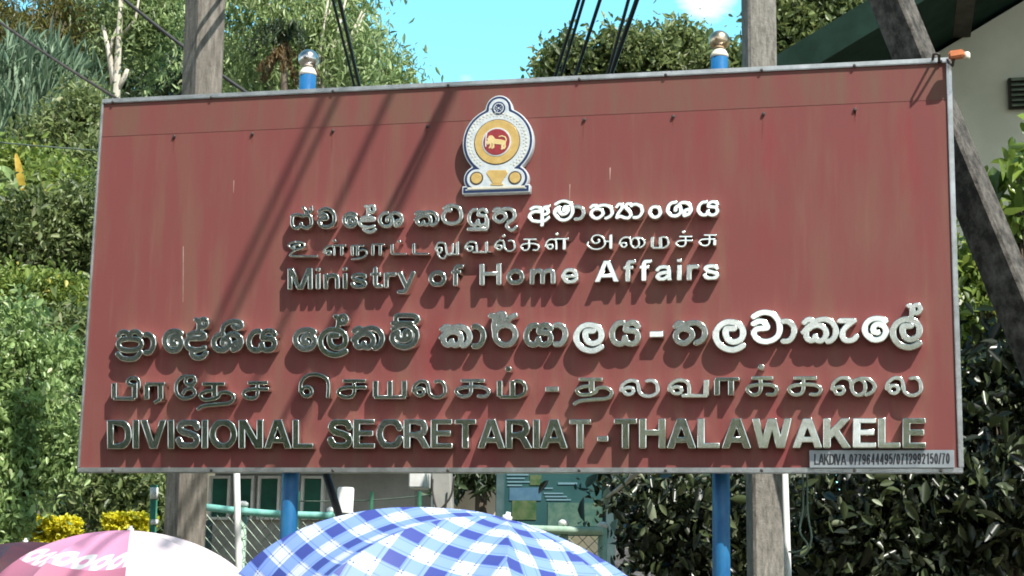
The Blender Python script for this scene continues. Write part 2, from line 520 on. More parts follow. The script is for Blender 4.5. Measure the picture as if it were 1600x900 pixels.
# ---------------------------------------------------------------- ground
def build_ground():
    xs = np.concatenate([np.linspace(-260, -30, 12), np.linspace(-27, 27, 55), np.linspace(30, 260, 12)])
    ys = np.concatenate([np.linspace(-260, -14, 14), np.linspace(-12, 44, 80), np.linspace(50, 300, 14)])
    vs = [(x, y, gh(x, y)) for y in ys for x in xs]
    nx = len(xs)
    fs = [(j * nx + i, j * nx + i + 1, (j + 1) * nx + i + 1, (j + 1) * nx + i) for j in range(len(ys) - 1) for i in range(nx - 1)]
    t = NT('ground_earth')
    c = t.ramp(t.noise(.9, 8, .65), [(.3, (.05, .045, .03)), (.5, (.11, .095, .06)), (.7, (.05, .075, .02))])
    t.set(c, .95); t.bump(t.noise(6, 6, .7), .5, .05)
    o = mesh_obj('ground', vs, fs, t.m, smooth=True)
    o['kind'] = 'structure'
build_ground()

# ---------------------------------------------------------------- sign board
ZB, ZT, HW = 2.12677, 3.77691, 1.83
board = empty('sign_board', (0, 0, ZB))
tag(board, 'large maroon government sign with raised steel lettering in three scripts and a crest', 'sign')
ZS = ZT - .166
p = MB(); p.box((-HW + .004, 0, ZB + .004), (HW - .004, .03, ZS)); p.build('panel', M['panel'], board)
p = MB(); p.box((-HW + .004, -.0012, ZS - .004), (HW - .004, .0265, ZT - .004), .002); p.build('top_strip', M['strip'], board)
fr = MB()
w, d0, d1 = .017, -.012, .034
fr.box((-HW, d0, ZT - w), (HW, d1, ZT + .004), .003)
fr.box((-HW, d0 + .001, ZB - .004), (HW, d1, ZB + w), .003)
fr.box((HW - w, d0 + .002, ZB + w), (HW + .003, d1, ZT - w), .003)
fr.box((-HW - .003, d0 + .002, ZB + w), (-HW + .008, d1, ZT - w), .003)
fr.build('frame', M['alu'], board)
for px_, py_ in ((272, 213), (394, 209), (520, 204), (668, 197), (913, 187), (1052, 182), (1193, 178), (1336, 171)):
    q = at(px_, py_, -.006)
    s = MB()
    s.lathe([(.0075, 0), (.0075, .003), (.004, .0065)], (0, 0, 0), 10)
    o = mesh_obj('rivet', [(x + q[0], -.004 - z, y + q[2]) for x, y, z in s.v], s.f, M['iron'], board)
for px_, py_, ln_ in ((272, 216, 60), (272, 216, 24), (394, 212, 34), (520, 207, 85), (668, 200, 40), (913, 190, 70), (1052, 185, 30), (1193, 181, 95), (1336, 174, 50), (1336, 174, 22)):
    ln_ *= .38
    jx = random.uniform(-2, 2)
    a, b = at(px_ + jx - .02 * ln_, py_ + ln_, 0), at(px_ + jx * .3, py_, 0)
    w_ = random.uniform(.0025, .005)
    m = MB(); m.add([(a[0] - w_ * .2, -.0008, a[2]), (a[0] + w_ * .2, -.0008, a[2]), (b[0] + w_, -.0008, b[2]), (b[0] - w_, -.0008, b[2]),
                     (a[0] - w_ * .2, -.0002, a[2]), (a[0] + w_ * .2, -.0002, a[2]), (b[0] + w_, -.0002, b[2]), (b[0] - w_, -.0002, b[2])],
                    [(0, 1, 2, 3), (7, 6, 5, 4), (0, 4, 5, 1), (1, 5, 6, 2), (2, 6, 7, 3), (3, 7, 4, 0)])
    m.build('rust_run', M['rust'], board)
for px_ in (176, 330, 520, 700, 905, 1040, 1190, 1335, 1470):
    for top in (True, False):
        pyy = 157 + (px_ - 160) * (-65 / 1324) + 3 if top else 735
        q = at(px_, pyy, -.013)
        s = MB(); s.lathe([(.0065, 0), (.0065, .002), (.003, .0045)], (0, 0, 0), 10)
        mesh_obj('screw', [(x + q[0], d0 - .0005 - z, y + q[2]) for x, y, z in s.v], s.f, M['iron'], board)

for px_, ya, yb, w_ in ((953, 262, 281, .0022), (890, 288, 312, .0016), (286, 385, 472, .0012), (365, 282, 301, .0012), (285, 590, 612, .0012)):
    a, b = at(px_, yb, 0), at(px_ + .5, ya, 0)
    m = MB(); m.add([(a[0] - w_ * .3, -.0012, a[2]), (a[0] + w_ * .3, -.0012, a[2]), (b[0] + w_, -.0012, b[2]), (b[0] - w_, -.0012, b[2]),
                     (a[0] - w_ * .3, -.0002, a[2]), (a[0] + w_ * .3, -.0002, a[2]), (b[0] + w_, -.0002, b[2]), (b[0] - w_, -.0002, b[2])],
                    [(0, 1, 2, 3), (7, 6, 5, 4), (0, 4, 5, 1), (1, 5, 6, 2), (2, 6, 7, 3), (3, 7, 4, 0)])
    m.build('paint_run', M['run'], board)

# glyph library: strokes as traced centrelines (y down); 'C' closes a loop
G = {
 'va': [[(250, 240), (330, 190), (430, 170), (540, 200), (620, 290), (645, 400), (620, 510), (540, 580), (430, 605), (320, 575), (262, 490), (290, 430), (360, 410), (455, 405)],
        [(250, 345), (330, 305), (410, 315), (455, 370), (455, 405)]],
 'aa': [[(0, 3), (60, 0), (135, 55), (160, 145), (130, 240), (75, 290), (0, 295)]],
 'la': [[(1190, 655), (1100, 705), (1000, 720), (880, 680), (800, 590), (785, 470), (840, 370), (920, 320), (1000, 310), (1110, 340), (1180, 430), (1170, 540), (1110, 590), (1030, 605), (960, 565), (930, 490), (935, 415), (1000, 408), (1060, 405)]],
 'ta': [['C', (330, 405), (420, 445), (435, 530), (330, 620), (220, 580), (200, 490), (250, 425)],
        [(190, 380), (235, 330), (295, 335), (330, 400)],
        [(300, 375), (390, 330), (510, 325), (600, 385), (630, 480), (590, 570), (490, 622)]],
 'ka': [[(160, 345), (225, 292), (290, 305), (300, 350), (215, 420), (150, 500)],
        [(195, 470), (200, 575), (260, 620), (325, 600), (338, 545)],
        [(338, 545), (350, 605), (420, 625), (490, 570), (505, 480), (450, 405), (360, 380), (270, 410), (200, 470)],
        [(310, 330), (400, 297), (500, 290), (600, 340), (660, 450), (640, 560), (580, 620), (530, 635)]],
 'ae': [[(710, 312), (830, 310), (955, 312)], [(935, 315), (820, 405), (765, 490), (775, 590), (850, 622), (940, 600), (980, 550)]],
 'kombu': [[(515, 350), (440, 315), (350, 310), (260, 345), (205, 430), (215, 530), (290, 605), (380, 625), (470, 590), (515, 500), (480, 425), (400, 390), (335, 430), (335, 500), (400, 522)]],
 'al': [[(0, 10), (40, 40), (45, 110), (30, 165)], ['C', (55, 55), (75, 12), (120, 10), (145, 50), (125, 95), (75, 100)]],
 'da': [[(140, 440), (220, 402), (320, 400), (388, 435), (385, 480), (250, 484), (150, 492), (110, 560), (150, 640), (280, 670), (405, 630)],
        [(215, 665), (195, 730), (260, 788), (360, 780), (425, 715)]],
 'sha': [[(690, 195), (600, 215), (540, 290), (540, 390), (610, 455), (710, 455), (780, 390), (780, 310), (735, 270), (685, 300), (680, 360)],
         [(735, 270), (790, 210), (870, 200), (950, 250), (978, 330), (940, 420), (840, 460)],
         [(965, 350), (890, 345), (850, 390), (850, 455)]],
 'ii': [[(670, 390), (690, 300), (760, 240), (860, 220), (950, 240), (970, 300), (900, 330), (840, 290)]],
 'ya': [[(885, 255), (790, 270), (720, 360), (700, 460), (730, 560), (810, 605), (890, 580), (915, 490)],
        [(915, 490), (940, 580), (1020, 605), (1100, 570), (1130, 480), (1090, 400), (1000, 385), (920, 380)],
        [(925, 385), (940, 300), (1010, 250), (1090, 265), (1135, 325)]],
 'u': [[(400, 460), (397, 680)], [(404, 680), (-10, 680)]],
 'a': [[(115, 345), (190, 305), (280, 310), (340, 375)],
       [(340, 400), (200, 390), (110, 440), (95, 510), (160, 575), (290, 592), (400, 575), (475, 510)],
       [(343, 370), (343, 700)], [(343, 385), (380, 310), (485, 288)], [(400, 320), (460, 370), (450, 430), (370, 455)]],
 'ma': [[(610, 250), (700, 195), (800, 180), (900, 220), (955, 310), (950, 430), (890, 525), (780, 565), (670, 530), (605, 440), (615, 350), (680, 300)],
        [(690, 300), (685, 385), (735, 440), (810, 440), (862, 390), (860, 320), (815, 290), (785, 325), (785, 385)]],
 'yan': [[(685, 305), (735, 245), (795, 260), (790, 330), (720, 430), (690, 522)],
         [(690, 522), (760, 490), (850, 520), (930, 520), (975, 450), (930, 380), (870, 310), (890, 245), (950, 240), (990, 285)]],
 'o': [['C'] + ell(0, 0, 100, 102)],
 'tta': [[(690, 262), (770, 215), (860, 205), (970, 245), (1030, 340), (1030, 460), (960, 545), (840, 570), (720, 540), (672, 450), (690, 355), (750, 300), (830, 300)]],
 'sa': [[(130, 420), (230, 385), (350, 410), (470, 400), (525, 470), (520, 600), (430, 660), (340, 615), (325, 560)],
        [(150, 430), (140, 540), (170, 640), (250, 660), (325, 600)],
        [(420, 400), (420, 330), (368, 245)], [(420, 335), (485, 345), (530, 300), (528, 245)]],
 'pra': [[(140, 455), (200, 388), (290, 400), (320, 470), (345, 400), (430, 380), (512, 440)],
         ['C', (320, 490), (465, 510), (505, 580), (450, 650), (320, 675), (195, 650), (145, 580), (190, 510)],
         [(130, 722), (200, 790), (310, 812), (420, 790), (495, 690)]],
 'ra': [['C'] + ell(1210, 510, 170, 165), [(1040, 480), (1025, 370), (1050, 290), (1180, 285), (1240, 285), (1290, 225), (1380, 185)],
        [(965, 195), (1020, 200), (1050, 290)], [(1050, 215), (1110, 165), (1185, 170), (1185, 225), (1080, 268)]],
 'malflag': [[(720, 252), (880, 250), (1050, 255)], [(790, 245), (795, 140), (920, 128), (1070, 135), (1130, 190), (1090, 250)]],
}
def place(gl, box, hw):
    """fit a library glyph's centrelines into a pixel box x0,x1,y0,y1"""
    P = [q for s in G[gl] for q in s if q != 'C']
    xs = [q[0] for q in P]; ys = [q[1] for q in P]
    ax, bx, ay, by = min(xs), max(xs), min(ys), max(ys)
    x0, x1, y0, y1 = box
    out = []
    for s in G[gl]:
        cl = s[0] == 'C'
        pts = [(x0 + (q[0] - ax) / (bx - ax) * (x1 - x0), y0 + (q[1] - ay) / (by - ay) * (y1 - y0)) for q in s if q != 'C']
        out.append((catmull(pts, 6, cl), hw, False))
    return out

def raw(gl, off, sc, hw):
    out = []
    for s in G[gl]:
        cl = s[0] == 'C'
        pts = [(off[0] + q[0] / sc, off[1] + q[1] / sc) for q in s if q != 'C']
        out.append((catmull(pts, 6, cl), hw, False))
    return out

def zb(off, sc, x0, x1, y0, y1):
    return (off[0] + x0 / sc, off[0] + x1 / sc, off[1] + y0 / sc, off[1] + y1 / sc)

h1, h4 = 3.2, 4.7
SI = []
z1, z2, z3, z4, z5, z6 = (445, 305), (535, 305), (640, 305), (730, 305), (820, 300), (910, 300)
s12 = 12.86
SI += [raw('sa', z1, s12, h1 * .9), place('va', zb(z1, s12, 680, 1000, 270, 640), h1),
       place('kombu', zb(z2, s12, 30, 275, 365, 630), h1 * .95),
       place('da', zb(z2, s12, 345, 660, 440, 735), h1 * .9) + place('al', zb(z2, s12, 450, 640, 215, 430), h1 * .9),
       place('sha', zb(z2, s12, 755, 1190, 350, 620), h1 * .95),
       place('ka', zb(z3, s12, 110, 560, 335, 600), h1 * .95), raw('tta', z3, s12, h1),
       place('ya', (732.5, 760.5, 327, 351.5), h1 * .95) + raw('u', z4, s12, h1),
       place('ta', (771.5, 804.5, 326, 346.5), h1) + [(catmull([(798, 346), (792, 351), (794, 357), (801, 359.5), (807, 353.5)], 6), h1 * .9, False)],
       raw('a', z5, s12, h1), raw('ma', z5, s12, h1), place('aa', zb(z5, s12, 1010, 1185, 290, 540), h1),
       place('ta', zb(z6, s12, 165, 595, 265, 530), h1), raw('yan', z6, s12, h1), place('aa', zb(z6, s12, 1030, 1205, 245, 510), h1),
       raw('o', (1000 + 290 / 12.31, 300 + 382 / 12.31), 12.31, h1 * 1.05), raw('sha', (1000, 300), 12.31, h1 * 1.05),
       place('ya', zb((1000, 300), 12.31, 1120, 1490, 185, 440), h1)]
a1, a2, a3, a4, a5 = (170, 480), (280, 480), (450, 480), (540, 480), (675, 475)
SI += [raw('pra', a1, 10, h4 * .9), place('aa', zb(a1, 10, 565, 700, 425, 710), h4 * .95),
       place('kombu', zb(a1, 10, 875, 1130, 375, 680), h4),
       raw('da', a2, 10, h4 * .95) + place('al', zb(a2, 10, 255, 430, 190, 390), h4 * .9),
       place('sha', zb(a2, 10, 545, 965, 420, 670), h4) + [(catmull([(a2[0] + x / 10, a2[1] + y / 10) for x, y in G['ii'][0]], 6), h4 * .9, False)],
       place('ya', zb(a2, 10, 1085, 1500, 370, 670), h4),
       place('kombu', zb(a3, 10, 115, 415, 355, 655), h4),
       place('la', zb(a3, 10, 505, 905, 350, 745), h4) + place('al', zb(a3, 10, 735, 910, 140, 320), h4 * .9),
       place('ka', zb(a4, 10, 115, 575, 330, 640), h4),
       place('ma', zb(a4, 10, 730, 1105, 275, 625), h4) + raw('malflag', a4, 10, h4 * .9),
       place('ka', zb(a5, 10.59, 150, 620, 375, 690), h4), place('aa', zb(a5, 10.59, 685, 850, 370, 695), h4),
       raw('ra', a5, 10.59, h4), place('ya', zb((805, 475), 10.59, 180, 590, 345, 670), h4),
       place('aa', zb((805, 475), 10.59, 660, 830, 345, 665), h4), place('la', zb((805, 475), 10.59, 1010, 1430, 345, 775), h4 * 1.05),
       raw('ya', (890, 480), 10.59, h4), [(np.array([(1015, 522.5), (1036.5, 522)]), 5.2, False)],
       raw('ta', (1035, 470), 9.41, h4), raw('la', (1035, 470), 9.41, h4 * 1.1), raw('va', (1150, 470), 9.47, h4 * 1.05),
       place('aa', (1223, 1241, 502, 533), h4), raw('ka', (1240, 470), 10, h4), raw('ae', (1240, 470), 10, h4),
       place('kombu', (1351.6, 1384.4, 497.7, 531), h4 * 1.05),
       place('la', (1395.5, 1437.5, 498.8, 542.3), h4 * 1.05) + place('al', (1419, 1438, 477, 497), h4 * .85)]
for st in SI:
    letter('sinhala_letter', st, board, M['steel'])

# Tamil
T = {
 'pa': (0, [[(0, -.03), (0, 1)], [(-.03, 1), (1.03, 1)], [(1, 1), (1, -.03)]]),
 'ihook': (1, [[(1, .2), (.7, .02), (.68, -.2), (.85, -.36), (1.08, -.34), (1.2, -.1), (1.2, .3)]]),
 'ra': (0, [[(0, 1), (0, 0)], [(-.06, 0), (1, 0)], [(.75, 0), (.75, 1)], [(.78, .95), (.4, 1.22)]]),
 'kaal': (0, [[(0, 1), (0, 0)], [(-.08, 0), (1, 0)], [(.62, 0), (.62, 1)]]),
 'tha': (1, [[(.12, 0), (.75, 0)], [(.46, 0), (.46, .6)], [(.46, .3), (.2, .36), (.07, .53), (.16, .72), (.36, .72), (.56, .6), (.62, .42), (.8, .38), (.96, .52), (.98, .72), (.85, .9), (.5, .96), (.15, 1.03), (0, 1.18)]]),
 'sa': (1, [[(.18, 0), (1, 0)], [(.58, 0), (.58, .72), (.45, .97), (.2, .97), (.02, .75), (.1, .5), (.35, .4), (.7, .4), (1, .4)]]),
 'ya': (0, [[(0, 0), (0, 1)], [(-.05, 1), (1.05, 1)], [(.5, 0), (.5, 1)], [(1, 0), (1, 1)]]),
 'la': (1, [['C'] + ell(.22, .68, .13, .22, 10), [(.02, .7), (.06, .3), (.24, .03), (.42, .1), (.48, .4), (.52, .8), (.66, 1), (.84, .98), (.98, .75), (.97, .3), (.85, .04), (.68, .06)]]),
 'ka': (1, [[(.14, 0), (.88, 0)], [(.45, 0), (.45, .7), (.33, .95), (.14, .95), (0, .7), (.1, .46), (.45, .38), (.82, .42), (1, .66), (.9, .95), (.66, .95)]]),
 'ma': (1, [[(0, -.02), (0, 1)], [(0, 1), (.55, 1), (.75, .97), (.97, .75), (1, .35), (.85, .05), (.6, 0)], [(.5, -.02), (.5, 1)]]),
 'va': (1, [['C'] + ell(.22, .66, .13, .22, 10), [(.02, .7), (.06, .3), (.24, .03), (.44, .08), (.54, .35), (.55, 1)], [(.35, 1), (1.03, 1)], [(1, 0), (1, 1)]]),
 'e': (1, [['C'] + ell(.24, .72, .17, .2, 10), [(.02, .75), (.06, .3), (.3, .02), (.66, .02), (.95, .28), (.95, 1)]]),
 'ee': (1, [[(.95, .3), (.7, .42), (.52, .3), (.62, .08), (.9, .06), (1, .28), (.78, .55)], [(.6, .03), (.3, .1), (.06, .38), (.08, .78), (.36, 1), (.74, .98), (1, .8), (.85, .58), (.55, .62), (.4, .8)]]),
 'ai': (1, [['C'] + ell(.17, .74, .11, .2, 10), [(.0, .72), (.05, .3), (.22, .03), (.4, .12), (.46, .5)], ['C'] + ell(.62, .55, .16, .45, 12), [(.62, .06), (.85, .1), (1, .45), (.95, .8), (.78, 1)]]),
 'u': (1, [['C', (.25, .0), (.45, .04), (.55, .25), (.42, .45), (.2, .5), (.02, .3), (.06, .1)], [(.2, .42), (.18, .25), (.32, .18), (.38, .3)], [(.3, .5), (.12, .72), (.06, .95), (.3, .98), (1, .97)]]),
 'lla': (1, [['C'] + ell(.2, .7, .12, .2, 10), [(.0, .72), (.06, .3), (.22, .04), (.42, .1), (.47, .4), (.47, 1)], [(.4, 0), (1, 0)], [(.8, 0), (.8, 1)]]),
 'na': (1, [[(.05, -.02), (.08, .8)], [(.02, 0), (.82, 0)], [(.4, 0), (.4, .8)], [(.4, .42), (.72, .3), (.97, .48), (.9, .78), (.55, .98), (.0, 1.06)]]),
 'tta': (0, [[(0, 0), (0, 1)], [(-.04, 1), (1, 1)]]),
 'lu': (1, [['C'] + ell(.16, .5, .1, .17, 10), [(.0, .5), (.08, .12), (.24, .03), (.4, .15), (.45, .5), (.5, .75), (.68, .72), (.72, .05)], [(.9, -.02), (.9, .75)], [(.1, .68), (.18, .95), (.36, 1), (.5, .76), (.98, .76)]]),
 'aa_': (1, [[(.02, .5), (0, .75), (.22, .98), (.5, .96), (.68, .7), (.64, .3), (.44, .06), (.22, .14), (.16, .42), (.3, .6), (.46, .5), (.42, .32)], [(.68, .48), (.96, .48)], [(.92, 0), (.92, 1)]]),
 'su': (1, [[(.25, 0), (1, 0)], [(.58, 0), (.58, .7), (.45, .97), (.2, .97), (.0, .72), (.1, .46), (.35, .38), (.7, .38), (.86, .38)], [(.88, .4), (.88, 1)]]),
}
def tam(key, x0, x1, y0, y1, hw, dot=None, extra=None):
    sm, ss = T[key]
    out = []
    for s in ss:
        cl = s[0] == 'C'
        pts = np.array([(x0 + q[0] * (x1 - x0), y0 + q[1] * (y1 - y0)) for q in s if not isinstance(q, str)])
        vert = len(pts) == 2 and abs(pts[0][0] - pts[1][0]) < 1.5
        w_ = hw * (1.35 if vert else .9)
        out.append((catmull(pts, 6, cl) if sm and len(pts) > 2 else pts, w_, False))
    if dot: out.append((np.array([(dot[0] - .3, dot[1]), (dot[0] + .3, dot[1])]), hw * 1.45, True))
    if extra: out += tam(extra, x0, x1, y0, y1, hw)
    return out
def zt(off, sc, x0, x1, y0, y1): return (off[0] + x0 / sc, off[0] + x1 / sc, off[1] + y0 / sc, off[1] + y1 / sc)
TA = []
hb = 1.85
o2, o3, o4, o5 = (445, 360), (590, 355), (740, 350), (910, 350)
TA += [tam('u', *zt(o2, 10, 55, 515, 180, 410), hb), tam('lla', *zt(o2, 10, 605, 960, 235, 395), hb, (445 + 77.5, 376)),
       tam('na', *zt(o2, 10, 1035, 1285, 240, 440), hb), tam('kaal', *zt(o2, 10, 1375, 1560, 220, 395), hb),
       tam('tta', *zt(o3, 8.889, 200, 405, 230, 370), hb, (590 + 34, 355 + 22)), tam('tta', *zt(o3, 8.889, 500, 715, 220, 368), hb),
       tam('lu', *zt(o3, 8.889, 800, 1140, 205, 430), hb), tam('va', *zt(o3, 8.889, 1210, 1510, 195, 345), hb),
       tam('la', *zt(o4, 8, 260, 515, 200, 335), hb, (740 + 47, 350 + 18.5)), tam('ka', *zt(o4, 8, 590, 815, 190, 330), hb),
       tam('lla', *zt(o4, 8, 895, 1190, 185, 325), hb, (740 + 130, 350 + 15.5)),
       tam('aa_', *zt(o5, 7.27, 60, 345, 115, 285), hb), tam('ai', *zt(o5, 7.27, 420, 705, 145, 268), hb),
       tam('ma', *zt(o5, 7.27, 795, 975, 145, 268), hb * 1.1), tam('sa', *zt(o5, 7.27, 1062, 1250, 142, 255), hb, (910 + 158, 350 + 12.3)),
       tam('su', *zt(o5, 7.27, 1325, 1525, 125, 245), hb)]
hc = 3.3
q3, q4, q5, q6 = (160, 470), (450, 470), (790, 470), (1120, 460)
TA += [tam('pa', *zt(q3, 3.6, 65, 180, 465, 550), hc, None, 'ihook'), tam('ra', *zt(q3, 3.6, 248, 355, 468, 555), hc),
       tam('ee', *zt(q3, 3.6, 408, 520, 420, 548), hc), tam('tha', *zt(q3, 3.6, 535, 740, 468, 588), hc), tam('sa', *zt(q3, 3.6, 790, 930, 462, 550), hc),
       tam('e', *zt(q4, 3.6, 65, 232, 415, 548), hc), tam('sa', *zt(q4, 3.6, 278, 438, 450, 542), hc), tam('ya', *zt(q4, 3.6, 492, 654, 450, 542), hc),
       tam('la', *zt(q4, 3.6, 700, 885, 450, 542), hc), tam('ka', *zt(q4, 3.6, 945, 1130, 450, 542), hc),
       tam('ma', *zt(q4, 3.6, 1190, 1335, 450, 540), hc, (450 + 344.5, 470 + 106.5)),
       [(np.array([(790 + 222 / 3.6, 470 + 497 / 3.6), (790 + 298 / 3.6, 470 + 497 / 3.6)]), 4.2, False)],
       tam('tha', *zt(q5, 3.6, 385, 598, 442, 560), hc), tam('la', *zt(q5, 3.6, 645, 858, 446, 536), hc), tam('va', *zt(q5, 3.6, 915, 1128, 444, 534), hc),
       tam('kaal', 790 + 1190 / 3.6, 1120 + 112 / 3.1, 470 + 440 / 3.6, 470 + 532 / 3.6, hc),
       tam('ka', *zt(q6, 3.1025, 148, 292, 405, 488), hc, (1120 + 69.5, 460 + 113.5)), tam('ka', *zt(q6, 3.1025, 350, 505, 405, 488), hc),
       tam('ai', *zt(q6, 3.1025, 558, 765, 402, 488), hc), tam('la', *zt(q6, 3.1025, 820, 992, 402, 488), hc)]
for st in TA:
    letter('tamil_letter', st, board, M['steel'], bev=.0024)

# Latin, unit cap height, y up: (ink width, strokes (smooth?, points), clip to cap line and baseline)
def cm(*p): return ('s', list(p))
def ln(*p): return ('l', list(p))
def oval(cx, cy, rx, ry): return ('c', ell(cx, cy, rx, ry, 16))
A_ = {
 'D': (.86, [ln((.1, -.1), (.1, 1.1)), ln((.1, .915), (.4, .915)), cm((.38, .915), (.6, .86), (.74, .7), (.77, .5), (.74, .3), (.6, .14), (.38, .085)), ln((.4, .085), (.1, .085))]),
 'I': (.2, [ln((.1, -.1), (.1, 1.1))]),
 'V': (.93, [ln((.07, 1.1), (.465, -.05)), ln((.86, 1.1), (.465, -.05))]),
 'S': (.88, [cm((.79, .72), (.7, .87), (.46, .915), (.22, .87), (.13, .73), (.24, .59), (.48, .52), (.72, .42), (.78, .26), (.67, .12), (.43, .085), (.2, .14), (.09, .32))]),
 'O': (1.0, [oval(.5, .5, .4, .415)]),
 'N': (.87, [ln((.1, -.1), (.1, 1.1)), ln((.77, -.1), (.77, 1.1)), ln((.09, 1.06), (.78, -.06))]),
 'A': (.96, [ln((.06, -.1), (.48, 1.06)), ln((.90, -.1), (.48, 1.06)), ln((.25, .29), (.71, .29))]),
 'L': (.75, [ln((.1, -.1), (.1, 1.1)), ln((.1, .085), (.75, .085))]),
 'E': (.78, [ln((.1, -.1), (.1, 1.1)), ln((.1, .085), (.78, .085)), ln((.1, .52), (.72, .52)), ln((.1, .915), (.77, .915))]),
 'C': (.93, [cm((.85, .68), (.74, .85), (.5, .915), (.24, .83), (.1, .5), (.24, .17), (.5, .085), (.75, .16), (.87, .35))]),
 'R': (.93, [ln((.1, -.1), (.1, 1.1)), ln((.1, .915), (.5, .915)), cm((.48, .915), (.67, .86), (.74, .7), (.67, .53), (.48, .465)), ln((.5, .465), (.1, .465)), cm((.42, .465), (.6, .36), (.88, -.1))]),
 'T': (.8, [ln((0, .915), (.8, .915)), ln((.4, -.1), (.4, .95))]),
 'H': (.87, [ln((.1, -.1), (.1, 1.1)), ln((.77, -.1), (.77, 1.1)), ln((.1, .53), (.77, .53))]),
 'W': (1.3, [ln((.06, 1.1), (.35, -.06)), ln((.35, -.06), (.65, 1.06)), ln((.65, 1.06), (.95, -.06)), ln((.95, -.06), (1.24, 1.1))]),
 'K': (.93, [ln((.1, -.1), (.1, 1.1)), ln((.86, 1.1), (.15, .38)), ln((.37, .6), (.86, -.1))]),
 '-': (.38, [ln((0, .33), (.38, .33))]),
 'M': (1.0, [ln((.1, -.1), (.1, 1.1)), ln((.9, -.1), (.9, 1.1)), ln((.1, 1.08), (.5, -.04)), ln((.9, 1.08), (.5, -.04))]),
 'i': (.2, [ln((.1, -.1), (.1, .725)), ln((.1, .83), (.1, 1.1))]),
 'n': (.66, [ln((.1, -.1), (.1, .725)), cm((.12, .42), (.2, .57), (.36, .635), (.5, .59), (.56, .44), (.56, -.1))]),
 's': (.68, [cm((.58, .52), (.5, .615), (.34, .64), (.16, .6), (.12, .5), (.22, .41), (.42, .35), (.57, .27), (.56, .15), (.44, .085), (.3, .08), (.14, .13), (.08, .24))]),
 't': (.42, [cm((.2, .93), (.2, .5), (.2, .22), (.26, .1), (.42, .085)), ln((0, .645), (.42, .645))]),
 'r': (.44, [ln((.1, -.1), (.1, .725)), cm((.11, .4), (.17, .57), (.29, .63), (.44, .62))]),
 'y': (.74, [ln((.08, .725), (.38, -.02)), cm((.66, .725), (.42, .1), (.34, -.1), (.24, -.2), (.06, -.2))]),
 'o': (.74, [oval(.37, .362, .27, .28)]),
 'f': (.44, [cm((.18, -.1), (.18, .4), (.18, .76), (.25, .9), (.44, .915)), ln((0, .645), (.4, .645))]),
 'm': (1.04, [ln((.1, -.1), (.1, .725)), cm((.12, .42), (.2, .57), (.33, .635), (.46, .59), (.52, .44), (.52, -.1)), cm((.53, .42), (.62, .57), (.75, .635), (.88, .59), (.94, .44), (.94, -.1))]),
 'e': (.72, [ln((.1, .345), (.62, .345)), cm((.62, .34), (.6, .48), (.5, .61), (.36, .64), (.2, .59), (.1, .36), (.2, .14), (.36, .085), (.52, .12), (.63, .22))]),
 'a': (.68, [cm((.09, .5), (.18, .61), (.36, .645), (.51, .6), (.56, .48), (.56, .2), (.6, -.05)), cm((.56, .4), (.3, .37), (.13, .29), (.11, .16), (.24, .085), (.42, .13), (.56, .28))]),
 '0': (.5, [oval(.25, .5, .17, .42)]), '1': (.4, [ln((.27, -.1), (.27, 1.0)), ln((.27, .95), (.06, .74))]),
 '2': (.5, [cm((.08, .7), (.13, .87), (.26, .92), (.4, .85), (.41, .67), (.3, .45), (.1, .09)), ln((.04, .08), (.47, .08))]),
 '4': (.52, [ln((.37, -.1), (.37, 1.0)), ln((.36, .98), (.06, .3)), ln((.02, .27), (.52, .27))]),
 '5': (.5, [ln((.44, .92), (.12, .92)), ln((.13, .95), (.1, .5)), cm((.08, .52), (.25, .62), (.41, .5), (.41, .22), (.25, .08), (.08, .2))]),
 '6': (.5, [oval(.25, .32, .17, .24), cm((.42, .75), (.33, .9), (.2, .88), (.1, .68), (.08, .32))]),
 '7': (.48, [ln((.03, .92), (.46, .92)), cm((.43, .92), (.26, .55), (.17, -.1))]),
 '9': (.5, [oval(.25, .67, .17, .25), cm((.08, .22), (.17, .09), (.3, .12), (.4, .32), (.42, .67))]),
 '/': (.3, [ln((.0, -.05), (.3, 1.05))]),
}
def word(txt, x0, x1, y0, y1, cap, cond=1.0, hw=.122):
    """stroke lists of one word between two pixel columns; y0, y1 its baseline left and right"""
    tot = sum(A_[c][0] for c in txt) * cap * cond
    gap = (x1 - x0 - tot) / max(1, len(txt) - 1)
    x = x0; out = []
    for c in txt:
        iw, ss = A_[c]
        def mp(q): 
            xx = x + q[0] * cap * cond
            return (xx, y0 + (xx - x0) / (x1 - x0) * (y1 - y0) - q[1] * cap)
        st = []
        for kind, pts in ss:
            P = np.array([mp(q) for q in pts])
            if kind != 'l': P = catmull(P, 6, kind == 'c')
            hz_ = kind == 'l' and abs(pts[0][1] - pts[1][1]) < .01
            st.append((P, hw * cap * (.78 if hz_ else .97) * (.86 if c in 'aes' else .95 if c.islower() else 1), False))
        low = c in 'y'
        cl = [(mp((0, -.3 if low else 0)), mp((1, -.3 if low else 0)), -1), (mp((0, 1)), mp((1, 1)), 1)]
        out.append((st, cl))
        x += iw * cap * cond + gap
    return out
LA = word('Ministry', 449, 650, 453, 449, 34, 1.16) + word('of', 669, 722, 448, 447, 34, 1.15) + word('Home', 749, 904, 446, 443, 34, 1.15) + word('Affairs', 929, 1124, 441.5, 437, 34.5, 1.13)
LA += word('DIVISIONAL', 168, 489, 701.5, 701, 45.5, .92, .122) + word('SECRETARIAT', 512, 923, 701, 701, 46, .92, .124) + word('-', 933, 950, 701, 701, 46) + word('THALAWAKELE', 959, 1447, 701, 700, 47, .96, .126)
for st, cl in LA:
    letter('latin_letter', st, board, M['steel'], cl)

